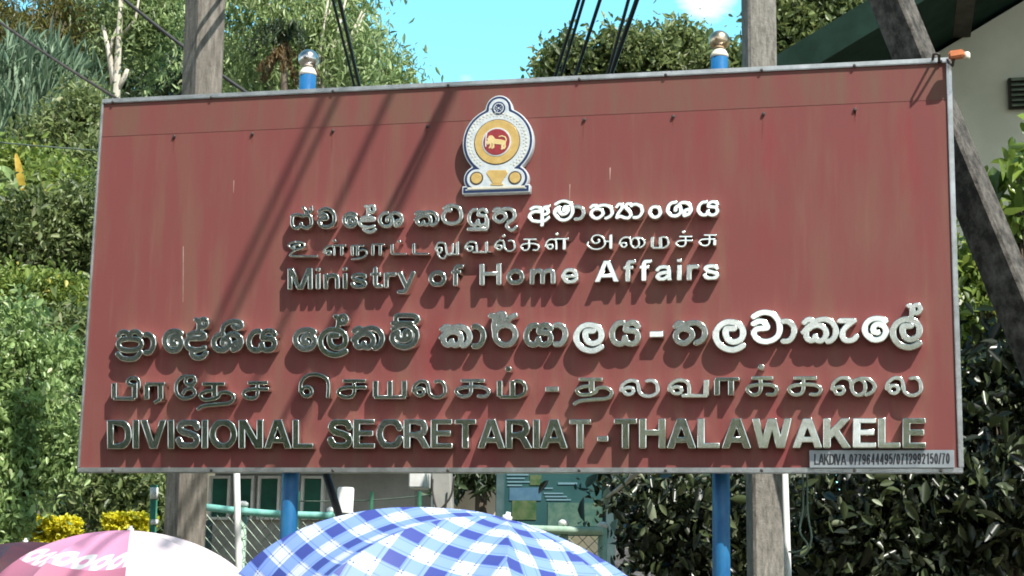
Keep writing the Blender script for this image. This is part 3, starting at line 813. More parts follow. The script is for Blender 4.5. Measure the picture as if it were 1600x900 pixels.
# maker's plate
qa, qb = at(1265, 731, -.02), at(1491, 703, -.02)
pm = MB(); pm.box((qa[0], -.0205, qa[2]), (qb[0], -.0135, qb[2]), .0015)
plate = pm.build('name_plate', M['plate'], board)
mbp = None
allv = []; allf = []
for st, cl in word('LAKDIVA', 1272, 1322, 725.5, 725.5, 17.5, .5, .068) + word('0779644495/0712992150/70', 1327, 1484, 725.5, 724, 17.5, .62, .07):
    o = letter('tmp_print', st, None, M['print'], cl, depth=.0012, yfront=-.0214, bev=.0002, tilt=(0, 0), h=.0008)
    o.matrix_basis = o.matrix_basis
    mwx = Matrix.Translation(o.location) @ o.rotation_euler.to_matrix().to_4x4()
    n0 = len(allv)
    allv += [tuple(mwx @ v.co) for v in o.data.vertices]
    allf += [tuple(i + n0 for i in pl.vertices) for pl in o.data.polygons]
    me_ = o.data; bpy.data.objects.remove(o); bpy.data.meshes.remove(me_)
pt = mesh_obj('printed_text', allv, allf, M['print'])
pt.parent = plate
pt.matrix_parent_inverse = Matrix.Identity(4)
pt.location = (0, 0, 0)
# (plate's vertices are in world space offset by its parent's inverse)
pt.matrix_parent_inverse = plate.matrix_parent_inverse.inverted() @ Matrix.Translation(-Vector(board.location)) if False else Matrix.Identity(4)

# crest
def ez(x, y): return sgn((680 + x / 5.0, 130 + y / 5.0))
EM = mpp(777, 225, YF) / 5.0
def circ(X, Z, x, y, r):
    c = ez(x, y); return np.hypot(X - c[0], Z - c[1]) - r * EM
def rect(X, Z, x0, y0, x1, y1):
    a = ez(x0, y1); b = ez(x1, y0)
    return np.maximum(np.maximum(a[0] - X, X - b[0]), np.maximum(a[1] - Z, Z - b[1]))
he = .0013
lo = np.array(ez(180, 900)); hi = np.array(ez(790, 60))
EX, EZ = np.meshgrid(np.arange(lo[0], hi[0], he), np.arange(lo[1], hi[1], he))
def smin(a, b, k):
    hh = np.clip(.5 + .5 * (b - a) / k, 0, 1); return b * (1 - hh) + a * hh - k * hh * (1 - hh)
base = smin(circ(EX, EZ, 495, 195, 106), circ(EX, EZ, 487, 455, 282), .012)
base = smin(base, circ(EX, EZ, 320, 745, 102), .010); base = smin(base, circ(EX, EZ, 625, 740, 102), .010)
base = np.minimum(base, rect(EX, EZ, 207, 785, 738, 866)); base = np.minimum(base, rect(EX, EZ, 300, 650, 640, 860))
def elay(name, F, mat, parent, y, depth=.004, bev=.0008):
    return solid(name, F, EX[0, 0], EZ[0, 0], he, depth, bev, mat, parent, y, (0, 0), bres=1)
crest = elay('crest', base, M['enamel'], board, -.042, .040, .002)
def sub(name, F, mat, y): 
    o = elay(name, F, mat, None, y)
    o.parent = crest
    bpy.context.view_layer.update()
    o.matrix_parent_inverse = crest.matrix_world.inverted()
    return o
sub('navy_border', base + 9 * EM, M['navy'], -.0435)
sub('white_field', base + 27 * EM, M['enamel'], -.0450)
# filigree of little leaves round the wreath
pet = np.full(EX.shape, 1.)
for k in range(46):
    a = 2 * math.pi * k / 46
    x, y = 485 + 228 * math.cos(a), 455 + 222 * math.sin(a)
    if y > 640 and 380 < x < 600: continue
    pet = np.minimum(pet, np.minimum(circ(EX, EZ, x, y, 9), circ(EX, EZ, 485 + 208 * math.cos(a + .07), 455 + 203 * math.sin(a + .07), 5.5)))
sub('wreath', pet, M['gold_pale'], -.0465)
sub('dark_ring', circ(EX, EZ, 483, 458, 184), M['iron'], -.0465)
sub('gold_ring', circ(EX, EZ, 483, 458, 178), M['gold'], -.0480)
sub('white_ring', circ(EX, EZ, 480, 460, 116), M['enamel'], -.0495)
sub('crimson_disc', circ(EX, EZ, 480, 460, 105), M['maroon_en'], -.0510)
# lion: seen from the side, facing left, with raised paw, mane and curled tail
lion = [(ell(478, 462, 46, 22), 5), (ell(440, 440, 24, 24), 6)]
LK = .84
ls = [(np.array([ez(480 + (q[0] - 480) * LK, 461 + (q[1] - 461) * LK) for q in pts]), r * EM * LK, True) for pts, r in
      (([(420, 455), (440, 450), (470, 458), (520, 462), (545, 470)], 24), ([(428, 425), (445, 445)], 26), ([(412, 430), (402, 436)], 10),
       ([(425, 470), (428, 505), (416, 515)], 9), ([(450, 475), (452, 510), (440, 518)], 9), ([(540, 480), (532, 505), (542, 520), (530, 525)], 10),
       ([(555, 478), (560, 505), (552, 520)], 9), ([(560, 465), (572, 440), (560, 415), (530, 405), (505, 412)], 6), ([(415, 470), (398, 480), (394, 460)], 8))]
sub('lion', stroke_field(ls, EX, EZ), M['gold_lion'], -.0525)
sw = [(np.array([ez(396, 500), ez(398, 420), ez(404, 395)]), 5 * EM, False)]
sub('sword', stroke_field(sw, EX, EZ), M['enamel'], -.0525)
sub('wheel', circ(EX, EZ, 495, 195, 54), M['navy'], -.0465)
wl_ = np.abs(circ(EX, EZ, 495, 195, 38)) - 3.2 * EM
spk = [(np.array([ez(495 + 12 * math.cos(a), 195 + 12 * math.sin(a)), ez(495 + 38 * math.cos(a), 195 + 38 * math.sin(a))]), 2.4 * EM, False) for a in [k * math.pi / 5 for k in range(10)]]
sub('wheel_spokes', np.minimum(np.minimum(wl_, stroke_field(spk, EX, EZ)), circ(EX, EZ, 495, 195, 8)), M['enamel'], -.0480)
for nm, x, y in (('sun_disc', 322, 742), ('moon_disc', 622, 738)):
    d_ = sub(nm, circ(EX, EZ, x, y, 54), M['iron'], -.0465)
    sub('gold_disc', circ(EX, EZ, x, y, 43), M['gold'], -.0480)
vs_ = [(np.array([ez(*q) for q in pts]), r * EM, True) for pts, r in
       (([(445, 715), (520, 715)], 30), ([(455, 740), (510, 740)], 28), ([(420, 690), (548, 690)], 12), ([(455, 770), (510, 770)], 12), ([(440, 790), (525, 790)], 8),
        ([(410, 700), (425, 725)], 10), ([(556, 700), (542, 725)], 10))]
sub('vase', stroke_field(vs_, EX, EZ), M['gold'], -.0472)
sub('base_bar', np.maximum(rect(EX, EZ, 250, 798, 700, 832), -1), M['gold_pale'], -.0468)

# ---------------------------------------------------------------- posts
def prism(axis0, axis1, wx, wy, rotdeg, taper=1.0, bev=.012):
    """square concrete post between two points, turned about its axis"""
    a = Vector(axis0); b = Vector(axis1); t = (b - a).normalized()
    x = Vector((1, 0, 0)) - t * t.x; x.normalize(); y = t.cross(x)
    c, s = math.cos(R(rotdeg)), math.sin(R(rotdeg))
    X, Y = x * c + y * s, -x * s + y * c
    vs = []; n = 14
    ring = [(-1, -1 + .16), (-1 + .16, -1), (1 - .16, -1), (1, -1 + .16), (1, 1 - .16), (1 - .16, 1), (-1 + .16, 1), (-1, 1 - .16)]
    for i in range(n + 1):
        u = i / n; k = 1 + (taper - 1) * u
        for (p_, q_) in ring:
            j = 1 + random.gauss(0, .012)
            vs.append(a.lerp(b, u) + X * p_ * wx / 2 * k * j + Y * q_ * wy / 2 * k * j)
    fs = []
    for i in range(n):
        for k in range(8):
            fs.append((i * 8 + k, i * 8 + (k + 1) % 8, (i + 1) * 8 + (k + 1) % 8, (i + 1) * 8 + k))
    fs += [tuple(range(8))[::-1], tuple(range(n * 8, n * 8 + 8))]
    return vs, fs

def to_ground(px1, py1, px2, py2, Y, ztop):
    """axis through two pixels on the plane y = Y, run down to the ground and up to ztop"""
    a, b = at(px1, py1, Y), at(px2, py2, Y)
    d = (a - b) / (a[2] - b[2])
    g = gh(b[0], Y) - .1
    return b + d * (g - b[2]), b + d * (ztop - b[2])
lo_, hi_ = to_ground(321, 0, 288, 840, 1.15, 6.0)
v_, f_ = prism(lo_, hi_, .165, .155, -38)
tag(mesh_obj('concrete_post', v_, f_, M['concrete']), 'tall weathered concrete post behind the left end of the maroon sign', 'post', 'concrete posts of the sign')
lo_, hi_ = to_ground(1185, 0, 1195, 840, 1.15, 6.0)
v_, f_ = prism(lo_, hi_, .14, .145, 19)
tag(mesh_obj('concrete_post', v_, f_, M['concrete_pale']), 'tall grey concrete post behind the sign beside the blue pole with the brassy ball', 'post', 'concrete posts of the sign')
lo_, hi_ = to_ground(1392, 0, 1612, 530, .42, 4.6)
v_, f_ = prism(lo_, hi_, .165, .15, -33, .85)
tag(mesh_obj('leaning_post', v_, f_, M['concrete_dark']), 'mossy dark concrete strut leaning behind the right corner of the sign', 'post')

for (px1, py1, px2, py2, ball, lab) in ((481, 118, 452, 800, 'chrome', 'blue pipe pole with silver ball top behind left half of sign'),
                                        (1124, 90, 1127, 820, 'brass', 'blue pipe pole with dull brassy ball top behind right half of sign')):
    Yp = .085 if ball == 'chrome' else .17
    tp = at(px1, py1, Yp); bt = at(px2, py2, Yp)
    d = (tp - bt) / (tp[2] - bt[2]); g = bt + d * (gh(bt[0], Yp) - .1 - bt[2])
    root = empty('blue_pole', g)
    tag(root, lab, 'pole', 'blue poles of the sign')
    m = MB(); m.tube([g, tp], .036, 20); m.build('pipe', M['blue'], root, True)
    m = MB(); m.lathe([(.036, -.002), (.039, .002), (.039, .010), (.036, .014), (.028, .030), (.022, .034)], tp); m.build('collar', M['cream'], root, True)
    m = MB(); m.lathe([(.005, .032)] + [(.045 * math.sin(a), .032 + .043 - .043 * math.cos(a)) for a in np.linspace(.45, math.pi - .05, 18)], tp, 28); m.build('ball', M[ball], root, True)

# thin pipes and struts beside them
def stick(name, pts, r, mat, lab, cat, n=10, smooth=True):
    m = MB(); m.tube(pts, r, n)
    return tag(m.build(name, mat, None, smooth), lab, cat)
g_, t_ = to_ground(369, 700, 372, 845, 1.3, 3.2)
stick('white_pipe', [g_, t_], .0165, M['white'], 'thin white pipe standing behind the sign left of the blue pole', 'pipe')
g_, t_ = to_ground(1226, 740, 1231, 890, 1.3, 3.2)
stick('white_pipe', [g_, t_], .0165, M['white'], 'thin white pipe standing right of the grey concrete post', 'pipe')
a_, b_ = at(497, 700, .3), at(530, 806, .3)
stick('iron_strut', [a_, a_ + (b_ - a_) * 3.0], .017, M['iron'], 'dark iron strut slanting down under the middle of the sign', 'strut')

# things at the sign's upper right corner
c_ = at(1496, 86, -.07)
clampr = empty('orange_insulator', c_)
tag(clampr, 'small orange insulator block on the upper right corner of the sign', 'insulator')
m = MB(); m.box((c_[0] - .034, c_[1] - .022, c_[2] - .014), (c_[0] + .026, c_[1] + .022, c_[2] + .016), .006, Matrix.Rotation(R(-6), 3, 'Y')); m.build('block', M['orange'], clampr)
m = MB(); m.lathe([(.010, -.014), (.013, -.009), (.013, .009), (.009, .014)], (c_[0] + .036, c_[1], c_[2] - .004), 14); m.build('end_cap', M['cream'], clampr, True)
m = MB(); m.tube([(c_[0] - .015, c_[1], c_[2] - .016), (c_[0] - .018, c_[1] + .04, c_[2] - .03), (HW - .012, -.013, ZT - .006)], .006, 8); m.build('bracket', M['iron'], clampr)
hk = at(1463, 95, -.02)
m = MB(); hx, hz = hk[0], hk[2]
m.tube([(hx + .010, -.012, hz - .004), (hx + .010, -.085, hz + .004), (hx, -.098, hz + .004), (hx - .012, -.085, hz + .006), (hx - .013, -.004, hz + .012)], .0055, 8)
tag(m.build('wire_hook', M['iron'], None, True), 'rusty bent wire hook sticking out from the top edge of the sign', 'hook')

# ---------------------------------------------------------------- overhead cables
def wire(name, pts, r, lab, mat, group='overhead cables'):
    m = MB(); m.tube(pts, r, 6)
    return tag(m.build(name, mat, None, True), lab, 'cable', group)
S1 = np.array([1.05, -1.0, 1.85])
for (p_, q_, sx, r, lab) in (((904.5, 0), (868, 118), (505, 149), .018, 'leftmost thick black cable of the bundle crossing the sky above the crest'),
                             ((912, 0), (877, 117), (529, 148), .015, 'thin black cable just right of the leftmost thick cable of the bundle'),
                             ((937.5, 0), (900, 116), (612, 142), .017, 'single thin black cable in the middle gap of the cable bundle'),
                             ((960, 0), (917, 115), (640, 141), .014, 'thick black cable in the middle of the cable bundle'),
                             ((982, 0), (951, 112), (702, 136), .012, 'thin black cable touching the rightmost thick cable'),
                             ((995, 0), (956, 112), (710, 136), .023, 'rightmost thick black cable of the bundle by the brassy ball')):
    n1 = np.cross(ray(*p_), ray(*q_))
    dz = -.42
    d = np.array([-(n1[1] + n1[2] * dz) / n1[0], 1, dz])
    a = at(*sx, 0); k = d + S1; k[1] = 0
    s = n1 @ (CAM - a) / (n1 @ k)
    P0 = a + s * k
    pts = [P0 + d * t + np.array([0, 0, .0012 * (t - 6) ** 2]) * 0 for t in np.linspace(-7.5, 11, 12)]
    wire('overhead_cable', pts, r, lab, M['black'])
for (p_, q_, r, lab) in (((520, 0), (554, 136), .010, 'left one of two thin cables in front of the pale green tree'), ((530.5, 0), (562, 136), .014, 'right one of two cables in front of the pale green tree')):
    n1 = np.cross(ray(*p_), ray(*q_)); dz = -.06
    d = np.array([-(n1[1] + n1[2] * dz) / n1[0], 1, dz])
    a = at(*p_, 3.0)
    k = a
    wire('overhead_cable', [a + d * t for t in np.linspace(-11, 20, 10)], r, lab, M['black'])
def sagwire(p0, p1, Y0, Y1, sag, r, lab, mat):
    a, b = at(*p0, Y0), at(*p1, Y1)
    wire('overhead_cable', [a + (b - a) * t - np.array([0, 0, sag * 4 * t * (1 - t)]) for t in np.linspace(0, 1, 14)], r, lab, mat)
sagwire((150, -38), (520, 232), 3.0, 3.0, .05, .013, 'thick black cable slanting behind the left concrete post', M['black'])
sagwire((-80, -25), (330, 235), 4.0, 3.0, .06, .010, 'black cable slanting down to the upper left corner of the sign', M['iron'])
sagwire((-80, 214), (330, 244), 4.0, 4.0, .02, .006, 'thin grey wire running level past the left edge of the sign', M['wiremesh'])

# hanging loops of cable by the right concrete post
for pts, lab in (([(1254, 735), (1255, 790), (1250, 830), (1262, 852), (1245, 862), (1232, 862)], 'loop of pale cable hanging under the sign beside the white pipe'),
                 ([(1261, 735), (1262, 800), (1268, 840), (1258, 866), (1240, 868)], 'second pale cable hanging in a longer loop under the sign')):
    P = catmull([at(x, y, .42) for x, y in pts], 6)
    wire('hanging_cable', P, .0045, lab, M['wiremesh'], 'hanging cables')

# ---------------------------------------------------------------- foliage
def leaves(n_per, centres, sig, size, aspect=.45, droop=.3, updir=None, jitter=.35, curl=.25):
    """leaf-shaped folded faces scattered round clump centres; returns vertex and tint arrays"""
    C = np.repeat(np.asarray(centres), n_per, 0)
    n = len(C)
    P = C + rng.normal(0, 1, (n, 3)) * sig
    D = rng.normal(0, 1, (n, 3)); D[:, 2] -= droop * 1.6
    if updir is not None: D = D * .35 + np.asarray(updir)
    D /= np.linalg.norm(D, axis=1)[:, None]
    N = rng.normal(0, 1, (n, 3)); N[:, 2] += .9; N[:, 1] -= .5
    W = np.cross(D, N); W /= np.linalg.norm(W, axis=1)[:, None] + 1e-9
    Nn = np.cross(W, D)
    L_ = size * (1 + rng.normal(0, jitter * 1.25, n)).clip(.35, 2.2)
    hw = L_ * aspect / 2
    e = lambda a: a[:, None]
    base = P - D * e(L_) * .5
    tip = base + D * e(L_) - Nn * e(L_) * curl * .6
    fold = Nn * e(hw) * .35
    m1 = base + D * e(L_) * .2
    m2 = base + D * e(L_) * .48; m3 = base + D * e(L_) * .76 - Nn * e(L_) * curl * .2
    V = np.stack([base, m1 + W * e(hw) * .72 + fold * .7, m2 + W * e(hw) + fold, m3 + W * e(hw) * .62 + fold * .6, tip,
                  m3 - W * e(hw) * .62 + fold * .6, m2 - W * e(hw) + fold, m1 - W * e(hw) * .72 + fold * .7], 1).reshape(-1, 3)
    clump_t = np.repeat(rng.uniform(0, 1, len(centres)), n_per)
    tint = np.clip(.35 * clump_t + .65 * rng.uniform(0, 1, n), 0, 1)
    return V, tint

def leaf_mesh(name, chunks, mat, parent=None):
    V = np.concatenate([c[0] for c in chunks]); T_ = np.concatenate([c[1] for c in chunks])
    n = len(V) // 8
    idx = np.arange(n)[:, None] * 8
    q = np.concatenate([idx + np.array([0, 1, 2, 3, 4]), idx + np.array([0, 4, 5, 6, 7])], 1).reshape(-1, 5)
    me = bpy.data.meshes.new(name)
    me.vertices.add(len(V)); me.vertices.foreach_set('co', V.astype(np.float32).ravel())
    me.loops.add(q.size); me.loops.foreach_set('vertex_index', q.astype(np.int32).ravel())
    me.polygons.add(len(q)); me.polygons.foreach_set('loop_start', (np.arange(len(q)) * 5).astype(np.int32))
    me.polygons.foreach_set('loop_total', np.full(len(q), 5, np.int32))
    me.update(calc_edges=True)
    at_ = me.attributes.new('tint', 'FLOAT', 'FACE')
    at_.data.foreach_set('value', np.repeat(T_, 2).astype(np.float32))
    me.materials.append(mat)
    o = bpy.data.objects.new(name, me); COL.objects.link(o)
    if parent is not None:
        o.parent = parent; o.matrix_parent_inverse = Matrix.Translation(-Vector(parent.location))
    return o

def clumps(blobs, k, shell=.55):
    """clump centres inside ellipsoids (centre, radii), most of them near the surface"""
    out = []
    vol = [np.prod(r) ** (2 / 3) for _, r in blobs]; tv = sum(vol)
    for (c, r), v in zip(blobs, vol):
        m = max(3, int(k * v / tv))
        d = rng.normal(0, 1, (m, 3)); d /= np.linalg.norm(d, axis=1)[:, None]
        rad = shell + (1.08 - shell) * rng.uniform(0, 1, m)
        rad *= 1 + .12 * rng.normal(0, 1, m)
        out.append(np.asarray(c) + d * np.asarray(r) * rad[:, None])
    return np.concatenate(out)

def pblob(cx, cy, rx, ry, Y, depth=None):
    c = at(cx, cy, Y); s = mpp(cx, cy, Y)
    return (c, (rx * s, depth if depth else (rx + ry) / 2 * s * .8, ry * s))

def limbs(base, crown_c, crown_r, n, r0):
    m = MB()
    base = np.array(base, float); c = np.array(crown_c, float)
    fork = base + (c - base) * .62
    mid = base + (fork - base) * .5 + rng.normal(0, .05, 3) * np.linalg.norm(c - base) * np.array([.4, .4, 0])
    m.tube([base - np.array([0, 0, .15]), base + np.array([0, 0, .1]), mid, fork, c + np.array([0, 0, crown_r[2] * .3])], [r0 * 1.35, r0, r0 * .8, r0 * .62, r0 * .2], 8)
    for k in range(n):
        d = rng.normal(0, 1, 3); d[2] = abs(d[2]) * .8; d /= np.linalg.norm(d)
        e_ = c + d * np.array(crown_r) * .85
        s_ = base + (fork - base) * rng.uniform(.75, 1.0)
        mm = s_ + (e_ - s_) * .5 + np.array([0, 0, .12]) * np.linalg.norm(e_ - s_)
        m.tube([s_, mm, e_], [r0 * .4, r0 * .25, r0 * .07], 6)
    return m

def tree(name, lab, cat, blobs, k, npc, sig, size, mat, bark='bark', aspect=.42, droop=.3, r0=.12, n_limb=7, group=None, base=None, shell=.5, updir=None, trunk=True):
    big = max(blobs, key=lambda b: np.prod(b[1]))
    c = np.mean([b[0] for b in blobs], 0) if len(blobs) > 1 else big[0]
    if base is None: base = (c[0], c[1], gh(c[0], c[1]))
    root = empty(name, base)
    tag(root, lab, cat, group)
    leaf_mesh('crown' if trunk else 'foliage', [leaves(npc, clumps(blobs, k, shell), sig, size, aspect, droop, updir)], mat, root)
    lm = limbs(base, c, big[1], n_limb, r0)
    lm.build('trunk' if trunk else 'stems', M[bark], root, True)
    return root

gt = 'trees and shrubs on the slope behind the sign'
tree('bamboo_clump', 'tall feathery olive bamboo clump at the top left of the slope', 'bamboo',
     [pblob(40, 60, 80, 85, 20), pblob(120, 30, 65, 75, 21), pblob(85, 120, 75, 50, 20), pblob(-60, 90, 80, 110, 20)], 75, 330, .26, .14, L['olive'], aspect=.15, droop=.9, group=gt, r0=.07, n_limb=12)
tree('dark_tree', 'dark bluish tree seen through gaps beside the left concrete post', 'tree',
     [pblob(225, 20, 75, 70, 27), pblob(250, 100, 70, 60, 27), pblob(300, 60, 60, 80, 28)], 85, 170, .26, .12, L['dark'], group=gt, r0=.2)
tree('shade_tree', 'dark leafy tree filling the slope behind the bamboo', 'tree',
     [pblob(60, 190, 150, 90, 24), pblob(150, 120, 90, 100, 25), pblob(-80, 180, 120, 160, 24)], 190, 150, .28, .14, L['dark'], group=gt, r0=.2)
# pale forked trunk with a thin crown
pr = empty('pale_tree', tuple(at(183, 260, 19)[:2]) + (gh(*at(183, 260, 19)[:2]),))
tag(pr, 'slender tree with pale forked trunk left of the concrete post', 'tree', gt)
m = MB()
b0 = np.array(pr.location)
m.tube([b0 - np.array([0, 0, .2]), at(181, 160, 19), at(184, 95, 19), at(187, 40, 19), at(191, -40, 19)], [.11, .075, .06, .05, .03], 8)
m.tube([at(179, 140, 19), at(172, 90, 19), at(161, 40, 19)], [.06, .05, .03], 7)
m.tube([at(172, 90, 19), at(176, 60, 19), at(184, 42, 19)], [.03, .025, .015], 6)
m.tube([at(181, 145, 19), at(195, 120, 19), at(199, 108, 19)], [.05, .045, .035], 7)
m.tube([at(187, 60, 19), at(212, 30, 19), at(218, -10, 19)], [.035, .025, .015], 6)
m.build('trunk', M['bark_pale'], pr, True)
leaf_mesh('crown', [leaves(90, clumps([pblob(215, 70, 55, 60, 19.5), pblob(200, -10, 60, 50, 19.5), pblob(255, 30, 45, 60, 19.5)], 85, .3), .19, .10, .35, .5)], L['pale'], pr)

tree('tall_grass', 'tall blue green grass clump below the bamboo at the left', 'grass clump',
     [pblob(30, 190, 80, 70, 14), pblob(80, 175, 40, 60, 14.5)], 150, 170, .20, .46, L['bluegreen'], aspect=.022, droop=0, updir=(.1, -.05, 1.0), group=gt, r0=.03, trunk=False)
tree('grey_shrub', 'greyish shrub touching the upper left edge of the sign', 'shrub',
     [pblob(115, 215, 55, 75, 12), pblob(135, 290, 45, 60, 11.5)], 60, 200, .14, .08, L['mixed'], group=gt, r0=.06, trunk=False)
tree('lime_shrub', 'yellow green shrub beside the yellowed banana leaf', 'shrub',
     [pblob(20, 300, 70, 50, 10.5), pblob(95, 315, 60, 45, 10)], 70, 150, .14, .085, L['lime'], group=gt, r0=.05, trunk=False)
tree('dark_shrub', 'dark shrub in shade halfway down the left edge of the sign', 'shrub',
     [pblob(100, 365, 85, 65, 9), pblob(10, 390, 60, 45, 9)], 60, 190, .12, .075, L['mixed'], group=gt, r0=.05, trunk=False)
tree('mossy_hedge', 'low mossy yellow green hedge slanting left of the sign', 'hedge',
     [pblob(10, 455, 70, 28, 7.4), pblob(75, 470, 70, 28, 7.4), pblob(140, 480, 60, 30, 7.6), pblob(-70, 445, 60, 30, 7.4)], 130, 120, .085, .05, L['lime'], aspect=.5, group=gt, r0=.03, trunk=False)
tree('brown_shrub', 'brownish green shrub between the mossy hedge and the bright bush', 'shrub',
     [pblob(110, 560, 55, 55, 6), pblob(130, 640, 40, 60, 6), pblob(30, 535, 60, 30, 6.4)], 80, 140, .11, .07, L['mixed'], group=gt, r0=.04, trunk=False)
tree('bright_bush', 'bright green leafy bush at the lower left beside the sign', 'bush',
     [pblob(40, 570, 75, 80, 3.2), pblob(52, 675, 72, 85, 3.0), pblob(-20, 780, 75, 70, 2.8), pblob(-60, 650, 80, 160, 3), pblob(90, 720, 35, 40, 3.0)], 230, 130, .07, .044, L['bright'], aspect=.46, group=gt, r0=.05, trunk=False, droop=.6)
tree('shaded_shrub', 'grey green shrub under the left end of the sign behind a clipped yellow hedge', 'shrub',
     [pblob(185, 770, 60, 50, 5.2), pblob(160, 720, 80, 50, 5.6)], 90, 120, .10, .06, L['mixed'], group=gt, r0=.04, trunk=False)
# banana-like plant with yellowed leaf
bp = empty('banana_plant', tuple(at(45, 420, 9.2)[:2]) + (gh(*at(45, 420, 9.2)[:2]),))
tag(bp, 'young banana plant with one upright yellowed leaf at the left edge', 'plant', gt)
def blade(pts, w, mat, nm):
    P = catmull(pts, 6); vs = []; fs = []
    for i, q in enumerate(P):
        u = i / (len(P) - 1); ww = w * math.sin(math.pi * min(.98, u * .92 + .06)) ** .6
        t = P[min(i + 1, len(P) - 1)] - P[max(i - 1, 0)]
        s_ = np.cross(t, [0.2, -1, .3]); s_ /= np.linalg.norm(s_)
        vs += [q - s_ * ww + np.array([0, -.3 * ww, .1 * ww]), q, q + s_ * ww + np.array([0, -.3 * ww, .1 * ww])]
    for i in range(len(P) - 1):
        fs += [(i * 3, i * 3 + 1, i * 3 + 4, i * 3 + 3), (i * 3 + 1, i * 3 + 2, i * 3 + 5, i * 3 + 4)]
    o = mesh_obj(nm, vs, fs, mat, bp, True)
    a_ = o.data.attributes.new('tint', 'FLOAT', 'FACE'); a_.data.foreach_set('value', rng.uniform(.3, 1, len(fs)).astype(np.float32))
blade([at(42, 330, 9.2), at(36, 300, 9.15), at(31, 268, 9.1), at(25, 240, 9.1)], .042, L['banana'], 'yellowed_leaf')
blade([at(42, 350, 9.2), at(20, 305, 9.0), at(2, 292, 8.9), at(-14, 310, 8.8)], .05, L['vivid'], 'leaf')
blade([at(42, 350, 9.2), at(55, 310, 9.1), at(72, 292, 9.0), at(92, 305, 8.9)], .07, L['lime'], 'leaf')
blade([at(42, 355, 9.2), at(25, 335, 9.0), at(5, 338, 8.8), at(-10, 368, 8.7)], .05, L['vivid'], 'leaf')
blade([at(42, 350, 9.2), at(30, 310, 9.0), at(14, 270, 8.9), at(-4, 262, 8.8)], .045, L['bright'], 'leaf')
m = MB(); m.tube([bp.location, at(43, 360, 9.2), at(41, 320, 9.2)], [.06, .05, .02], 8); m.build('stem', M['bark_pale'], bp, True)
# clipped yellow hedges
for (x0, x1, y0, y1, Y, lab) in ((20, 114, 814, 850, 4.0, 'clipped bright yellow hedge beside the bright green bush'),
                                 (166, 232, 810, 838, 4.4, 'clipped bright yellow hedge left of the left concrete post')):
    a, b = at(x0, y1, Y), at(x1, y0, Y)
    n = 150
    pts = np.stack([rng.uniform(a[0], b[0], n), rng.uniform(Y - .06, Y + .10, n), rng.uniform(a[2], b[2], n)], 1)
    pts[: n // 2, 2] = b[2] - rng.uniform(0, .01, n // 2)
    root = empty('yellow_hedge', ((a[0] + b[0]) / 2, Y, gh((a[0] + b[0]) / 2, Y)))
    tag(root, lab, 'hedge', 'clipped yellow hedges')
    leaf_mesh('foliage', [leaves(100, pts, .014, .028, .6, .1)], L['yellow'], root)
    m = MB()
    for k in range(5):
        xx = a[0] + (b[0] - a[0]) * (k + .5) / 5
        m.tube([(xx, Y + .1, gh(xx, Y) - .1), (xx + .03, Y + .1, b[2] - .05)], [.015, .008], 6)
    m.build('stems', M['bark'], root)
# trees above the sign
tree('pale_green_tree', 'large pale green tree rising behind the sign left of the open sky', 'tree',
     [pblob(420, 60, 85, 110, 16), pblob(510, 40, 85, 100, 16.5), pblob(560, 110, 60, 60, 16), pblob(455, -40, 130, 70, 17)], 120, 165, .19, .10, L['pale'], aspect=.3, droop=.8, group=gt, r0=.16, n_limb=12, bark='bark_pale', shell=.25)
tree('pale_green_tree', 'lower spreading pale green tree whose branch tips reach into the open sky', 'tree',
     [pblob(590, 110, 45, 45, 18), pblob(375, 110, 60, 60, 19), pblob(630, 130, 28, 16, 18), pblob(480, 130, 90, 60, 19)], 80, 150, .17, .10, L['pale'], aspect=.3, droop=.6, group=gt, r0=.12, n_limb=10, bark='bark_pale', shell=.25)
tree('round_leaf_tree', 'dark olive tree with rounded crown behind the cable bundle', 'tree',
     [pblob(900, 92, 42, 34, 14), pblob(982, 84, 58, 36, 14), pblob(1070, 84, 52, 36, 14.5), pblob(870, 108, 28, 18, 14), pblob(1010, 130, 130, 50, 14.5), pblob(1130, 105, 40, 30, 14)], 200, 130, .12, .08, L['mixed'], aspect=.5, group=gt, r0=.13, n_limb=12, shell=.35)
tree('round_leaf_tree', 'dense green tree behind the dark green roof edge', 'tree',
     [pblob(1270, 20, 75, 65, 12), pblob(1240, 80, 60, 50, 12), pblob(1340, -10, 70, 50, 12.5)], 200, 110, .12, .08, L['mixed'], aspect=.5, group=gt, r0=.13, shell=.35)

# small palm in front of the pale green trees
pb = at(446, 140, 14.5)
pl_ = empty('small_palm', (pb[0], 14.5, gh(pb[0], 14.5)))
tag(pl_, 'small dark palm tuft with brown hanging fronds beside the silver ball', 'palm', gt)
m = MB(); m.tube([(pb[0], 14.5, gh(pb[0], 14.5) - .1), at(444, 130, 14.5), at(443, 72, 14.5)], [.07, .05, .045], 8); m.build('trunk', M['bark'], pl_, True)
gfr, bfr = [], []
for k in range(15):
    a = 2 * math.pi * k / 15 + .3 * random.random()
    top = at(443, 70, 14.5); ln_k = random.uniform(.28, .5)
    for u in np.linspace(.04, 1, 12):
        q = top + np.array([math.cos(a) * u * ln_k, math.sin(a) * u * ln_k, (.34 * math.sin(u * 2.4) - .30 * u * u) if k % 3 else -.42 * u])
        (gfr if k % 3 else bfr).append(q)
leaf_mesh('fronds', [leaves(9, np.array(gfr), .022, .10, .2, .7)], L['dark'], pl_)
leaf_mesh('dry_fronds', [leaves(9, np.array(bfr), .022, .10, .2, 1.2)], L['dry'], pl_)

